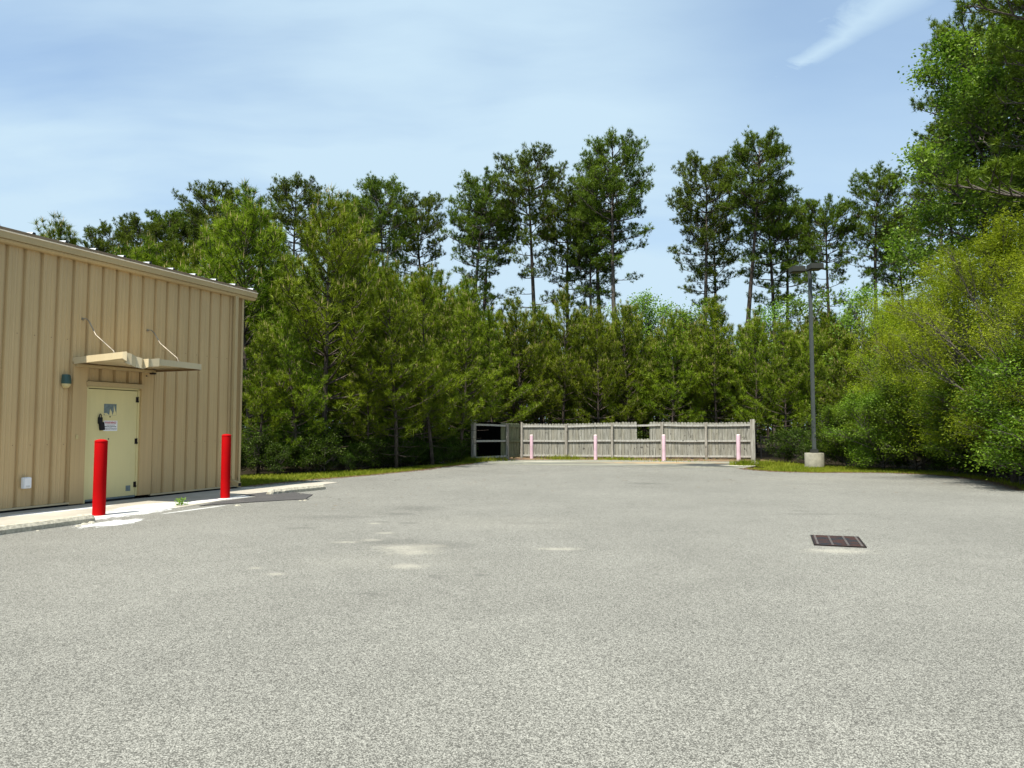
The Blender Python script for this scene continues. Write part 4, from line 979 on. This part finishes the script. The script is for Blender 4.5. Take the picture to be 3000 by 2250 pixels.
yg = 'young pines along the edge of the woods'
young = [
 (58, 218, 33, 'young pine whose narrow top rises alone over the left end of the roof'), (79, 233, 33.5, 'young pine with a short top just right of the lone one over the roof'),
 (118, 246, 34, 'young pine barely showing over the middle of the roof line'), (150, 234, 31, 'young pine over the roof, left of the gap before the taller ones'), (182, 236, 30, 'young pine with many pale shoots above the right part of the roof'),
 (212, 214, 31, 'young pine rising above the right end of the gutter'), (254, 186, 28, 'tall young pine with a thin spiky leader right of the roof corner'), (283, 222, 30, 'young pine between the spiky-topped one and the largest one'),
 (328, 188, 25.6, 'largest and densest young pine, behind the broken wheel stop'), (362, 206, 29, 'young pine just right of the largest one, slightly behind it'), (398, 256, 26.5, 'bright young pine right of the largest one, with pale shoots'),
 (432, 268, 28.5, 'young pine left of the enclosure with a rounded top'), (462, 290, 31.5, 'young pine directly left of the enclosure\'s front post'), (492, 306, 36.5, 'young pine behind the blackened boards'),
 (522, 298, 38, 'young pine behind the left corner of the plank fence'), (563, 285, 39, 'young pine with a pointed leader behind the left half of the fence'), (598, 306, 38.5, 'young pine behind the middle of the plank fence'),
 (628, 302, 39.5, 'young pine behind the fence just left of the hole in it'), (670, 308, 38, 'young pine behind the fence right of the hole'), (715, 296, 38.5, 'young pine with an upright leader behind the right part of the fence'),
 (752, 306, 37.5, 'young pine behind the right end post of the fence'), (784, 318, 36, 'young pine between the fence end and the lamp post'), (812, 322, 36, 'young pine right behind the lamp post'),
 (846, 330, 33, 'young pine right of the lamp post among the undergrowth'), (884, 350, 31, 'dark young pine right of the lamp, below the willows'), (918, 352, 26.4, 'low young pine under the willows on the right'),
 (300, 300, 24.2, 'lower young pine at the woods edge between roof corner and largest pine'), (262, 320, 23.6, 'low young pine next to the building corner'), (370, 330, 26.2, 'low bushy young pine in front of the largest ones'), (425, 345, 29.5, 'low young pine with bright side branches left of the enclosure')]
for i, (px, ty, Y, lab) in enumerate(young): place(YP[(i*5) % 8], px, ty, Y, lab, 'pine tree', yg, sxy=rnd.uniform(.92, 1.15))
fr_ = random.Random(77)
# filler rows, half hidden behind the first: nothing tells these apart
for row, (Y0, top, n, x0, x1) in enumerate(((33, 300, 9, 225, 470), (41, 312, 17, 480, 960), (45.5, 318, 18, 470, 1010), (37, 268, 7, 250, 460), (51, 322, 16, 440, 1024), (41, 258, 9, 130, 470), (50, 275, 13, 180, 500), (58, 330, 14, 200, 700))):
    for k in range(n):
        px = x0+(x1-x0)*(k+fr_.uniform(.15, .85))/n
        lab = 'dull young pine half hidden in the thicket left of the enclosure' if px < 480 else 'dull young pine half hidden in the thicket behind fence and lamp'
        place(YP[fr_.randrange(8)], px, top+fr_.uniform(-10, 18), Y0+fr_.uniform(-1.5, 1.5), lab, 'pine tree', 'young pines half hidden behind the first row left' if px < 480 else 'young pines half hidden behind the first row right', sxy=fr_.uniform(.9, 1.2))
rng = np.random.default_rng(8); n = 130000
fx = rng.uniform(-75, 75, n); fy = 72-np.abs(fx)*.12+rng.normal(0, 2.2, n); ht = 6.2+1.3*np.sin(fx*.9)+1.0*np.sin(fx*2.3+1)+.6*np.sin(fx*5.1)
fz = ht*rng.uniform(0, 1, n)**.85
tag(fastmesh('far_woods', leafquads(rng, np.stack([fx, fy, fz], 1), .42, .22), 4, [M_mature]), 'dark mass of distant woods seen between the nearer trunks', 'woods', kind='stuff')
mg = 'tall mature pines above the thicket'
mature = [
 (108, 222, 52, 2, 'tall pine in the low dark clump left of centre, over the roof'), (138, 216, 50, 0, 'tall pine of the low dark clump, its rounded top over the roof'), (160, 212, 54, 5, 'tall pine at the right side of the low dark clump'),
 (186, 208, 55, 4, 'thin tall pine between the low clump and the next round crown'), (214, 182, 50, 2, 'tall round-crowned pine left of the spiky young pine'), (238, 200, 56, 5, 'tall pine partly hidden behind the spiky young pine'),
 (297, 172, 48, 0, 'tall pine with a dense flat-topped crown above the largest young pine'), (345, 198, 52, 5, 'tall pine peeping right of the largest young pine'),
 (393, 178, 46, 0, 'tall broad pine right of the young pines, leftmost of the open row'), (428, 196, 50, 2, 'tall pine filling in right of the leftmost one of the open row'),
 (466, 169, 45, 0, 'tall pine with wide crown and double trunk left of centre'), (487, 196, 47, 4, 'slim pine close against the wide-crowned one left of centre'),
 (535, 153, 45, 2, 'tall pine with a wide ragged crown and long low limbs at centre'), (573, 184, 48, 5, 'shorter pine between the ragged crown and the tallest pine'), (588, 205, 46, 0, 'pine with forked lower limbs just left of the tallest one'),
 (615, 133, 44, 0, 'tallest pine, with a full rounded crown, right of centre'), (604, 160, 46, 1, 'straight pine hugging the left side of the tallest one'),
 (697, 156, 46, 0, 'slender pine left of the curved-trunk pine, with a pointed crown'), (712, 210, 49, 3, 'lower pine between the pointed crown and the curved trunk'),
 (741, 140, 43, 4, 'tall pine with a bare curved pale trunk and small high crown'), (768, 184, 44, 5, 'pine with long right-hand limbs beside the curved trunk'), (782, 200, 49, 2, 'pine with spreading dark limbs left of the lamp heads'),
 (829, 198, 42, 2, 'open-limbed pine just right of the lamp heads'), (875, 163, 40, 1, 'pine with a leaning slender trunk right of the lamp'), (905, 215, 44, 5, 'pine tucked left of the big leafy tree'),
 (932, 120, 36, 3, 'dark-trunked pine below the big leafy tree, left of a pair'), (944, 150, 38, 1, 'dark-trunked pine below the big leafy tree, right of a pair'), (985, 60, 30, 0, 'tall pine rising through the big leafy tree'),
 (1130, -150, 23, 6, 'nearest tall pine, its limbs reaching in at the top right corner'), (1085, -190, 20, 6, 'pine beyond the right edge whose dark limbs hang into the top right corner'), (962, 15, 31, 5, 'tall pine behind the top of the leafy trees at right')]
for i, (px, ty, Y, v, lab) in enumerate(mature): place(MP[v], px, ty, Y, lab, 'pine tree', mg, sxy=(1.0 if Y > 38 else 1.25 if Y < 21 else .9))
leafg = 'big leafy trees at the right'
place(GUM[0], 992, 14, 26.5, 'big bright leafy tree filling the upper right, leftmost of its kind', 'leafy tree', leafg)
place(GUM[1], 1050, -20, 24.5, 'big leafy tree at the right edge of the picture', 'leafy tree', leafg)
place(GUM[1], 1005, 70, 30, 'leafy tree behind the two big ones at the right', 'leafy tree', leafg)
wg = 'yellow-green willows at the right'
for (px, ty, Y, v, lab, sx) in ((1000, 212, 19.5, 0, 'tall yellow-green willow at the right edge', 1.0), (962, 250, 22.5, 1, 'yellow-green willow left of the tallest one', 1.0), (920, 292, 25, 0, 'yellow-green willow in the middle of the right-hand thicket', 1.1),
                               (893, 294, 28, 1, 'yellow-green willow nearest the lamp post', 1.0), (1040, 250, 17.5, 1, 'willow cut off by the right edge, nearest the camera', 1.0)):
    place(WIL[v], px, ty, Y, lab, 'willow tree', wg, sxy=sx)
BUSH = [broadleaf(71+i, 4, .06, 2.1, M_bush, .11, .055, 16, 7, 5, 17, .12, .2, stems=3, name='leafy_bush', elev=.7) for i in range(2)]
for i, (px, ty, Y, lab) in enumerate(((880, 385, 25.6, 'mid green leafy bush on the verge right of the lamp base'), (915, 372, 24.6, 'mid green leafy bush below the middle willow'), (952, 368, 23.0, 'wide leafy bush at the front of the right-hand thicket'), (985, 360, 21.0, 'leafy bush below the tallest willow'),
                                       (1015, 350, 18.8, 'leafy bush at the far right edge hanging over the verge'), (1045, 330, 17.0, 'leafy bush cut off by the right edge'), (846, 400, 27.6, 'small leafy bush just right of the lamp base'))):
    place(BUSH[i % 2], px, ty, Y, lab, 'bush', 'leafy bushes below the willows', sxy=1.1)
for (px, ty, Y, lab) in ((640, 290, 43, 'lime-green sapling behind the young pines right of the tallest pine'), (655, 296, 44, 'lime-green sapling next to the other, above the hole in the fence'), (800, 290, 41, 'lime-green sapling behind the lamp pole'), (858, 282, 38, 'lime-green sapling right of the lamp behind the willow'), (770, 300, 42, 'lime-green sapling left of the lamp pole'), (690, 300, 44, 'lime-green sapling behind the young pines right of the hole in the fence'), (850, 395, 28, 'light leafy sapling at the woods edge right of the lamp base')):
    place(LIM[rnd.randrange(2)], px, ty, Y, lab, 'sapling', 'lime-green saplings among the pines')
# undergrowth: shrubs along the woods' edge
sr = random.Random(12); k = 0
def edge_pts(pl, step, off0, off1):
    out = []
    for a, b in zip(pl, pl[1:]):
        L = (b-a).length; n = max(1, int(L/step))
        for i in range(n):
            p = a.lerp(b, (i+sr.random())/n); out.append(p+Vector((sr.uniform(-.2, .2), sr.uniform(off0, off1), 0)))
    return out
bk = [Vector((-1.9, 34.5, 0)), Vector((-.3, 36.6, 0)), Vector((5, 36.3, 0)), Vector((11.5, 35, 0))]
sets = [(edge_pts(woodL[0:], .42, .4, 1.8), 'leafy shrub in deep shade at the foot of the pines left of the enclosure', (.6, 1.15)), (edge_pts(woodL[1:], 1.2, 1.8, 4.5), 'leafy shrub in deep shade at the foot of the pines left of the enclosure', (.9, 1.6)), (edge_pts(woodL, .9, 4, 8), 'leafy shrub in deep shade at the foot of the pines left of the enclosure', (1.0, 1.9)),
        (edge_pts(bk, 1.0, .3, 2.0), 'shrub behind the planks of the enclosure', (.9, 1.5)),
        (edge_pts([Vector((12.0, 31.6, 0))]+woodR[2:], .7, .5, 2.0), 'dark shrub at the foot of the trees right of the enclosure', (.7, 1.4)),
        (edge_pts(woodR[3:], .6, .1, 1.6), 'leafy shrub spilling onto the grass below the willows', (1.1, 2.0)),
        (edge_pts([woodR[-2], Vector((14.6, 18, 0)), Vector((13.8, 14.5, 0))], .6, -.2, 1.0), 'leafy shrub spilling onto the grass below the willows', (1.2, 2.2))]
for pts_, lab, (lo, hi) in sets:
    for p in pts_:
        if 10.6 < p.x < 12.2 and p.y < 29.5: continue
        h_ = 1.6*sr.uniform(lo, hi)*.75
        place(SHR[sr.randrange(3)], 0, 0, p.y, lab, 'shrub', 'shrubs: '+lab.split(' ', 2)[2], X=p.x, H=h_, sxy=sr.uniform(.9, 1.3))
# pine straw and dry leaves drifted along the edges of the lot
rng = np.random.default_rng(21); V = []
def drift(pl, n, sd_):
    i = rng.integers(0, len(pl)-1, n); f = rng.random((n, 1)); A_ = np.array([tuple(p) for p in pl]); q = A_[i]*(1-f)+A_[i+1]*f
    q[:, :2] += rng.normal(0, sd_, (n, 2)); q[:, 2] = .004; return q
for q in (drift(EL_, 3500, .14), drift(ER_, 4500, .16), drift([Vector((-2, 31, 0)), Vector((0, 32.9, 0)), Vector((5, 32.6, 0)), Vector((9.6, 31, 0))], 2500, .25), drift([Vector((-6, 14, 0)), Vector((0, 22, 0)), Vector((12, 20, 0))], 350, 2.0)):
    n = len(q); a_ = rng.uniform(0, 6.28, n); d_ = np.stack([np.cos(a_), np.sin(a_), 0*a_], 1)*rng.uniform(.02, .06, (n, 1)); w_ = np.stack([-np.sin(a_), np.cos(a_), 0*a_], 1)*rng.uniform(.003, .014, (n, 1))
    V.append(np.stack([q-d_, q+w_+[0, 0, .004], q+d_, q-w_], 1).reshape(-1, 3))
tag(fastmesh('pine_straw', np.concatenate(V), 4, [simple('dry_straw', (.13, .075, .035), .9, var=.4, scale=12)]), 'brown pine straw and dry leaves drifted along the edges of the asphalt', 'leaf litter', kind='stuff')
# small weed growing in the joint between apron and asphalt, dead branch on the verge
rng = np.random.default_rng(5); p0 = np.array(G(181, 505.6)); n = 150
q = p0+np.stack([rng.normal(0, .05, n), rng.normal(0, .04, n), rng.uniform(.01, .13, n)], 1)
w = fastmesh('weed', leafquads(rng, q, .05, .02), 4, [M_lime]); tag(w, 'small green weed in the joint beside the white painted concrete', 'weed')
db = MB(); a = np.array(G(444, 463.4)); r_ = np.random.default_rng(3)
for az_, el_, L in ((2.6, .35, .9), (2.2, .7, .6), (2.9, .15, .8)): q = bpath(r_, a, az_, el_, el_-.1, L, 4, .2); db.tube(q, [.016, .013, .010, .007, .003], 4)
tag(db.build('dead_branch', M_dead, smooth=True), 'bare dead branch lying on the grass left of the enclosure', 'branch')
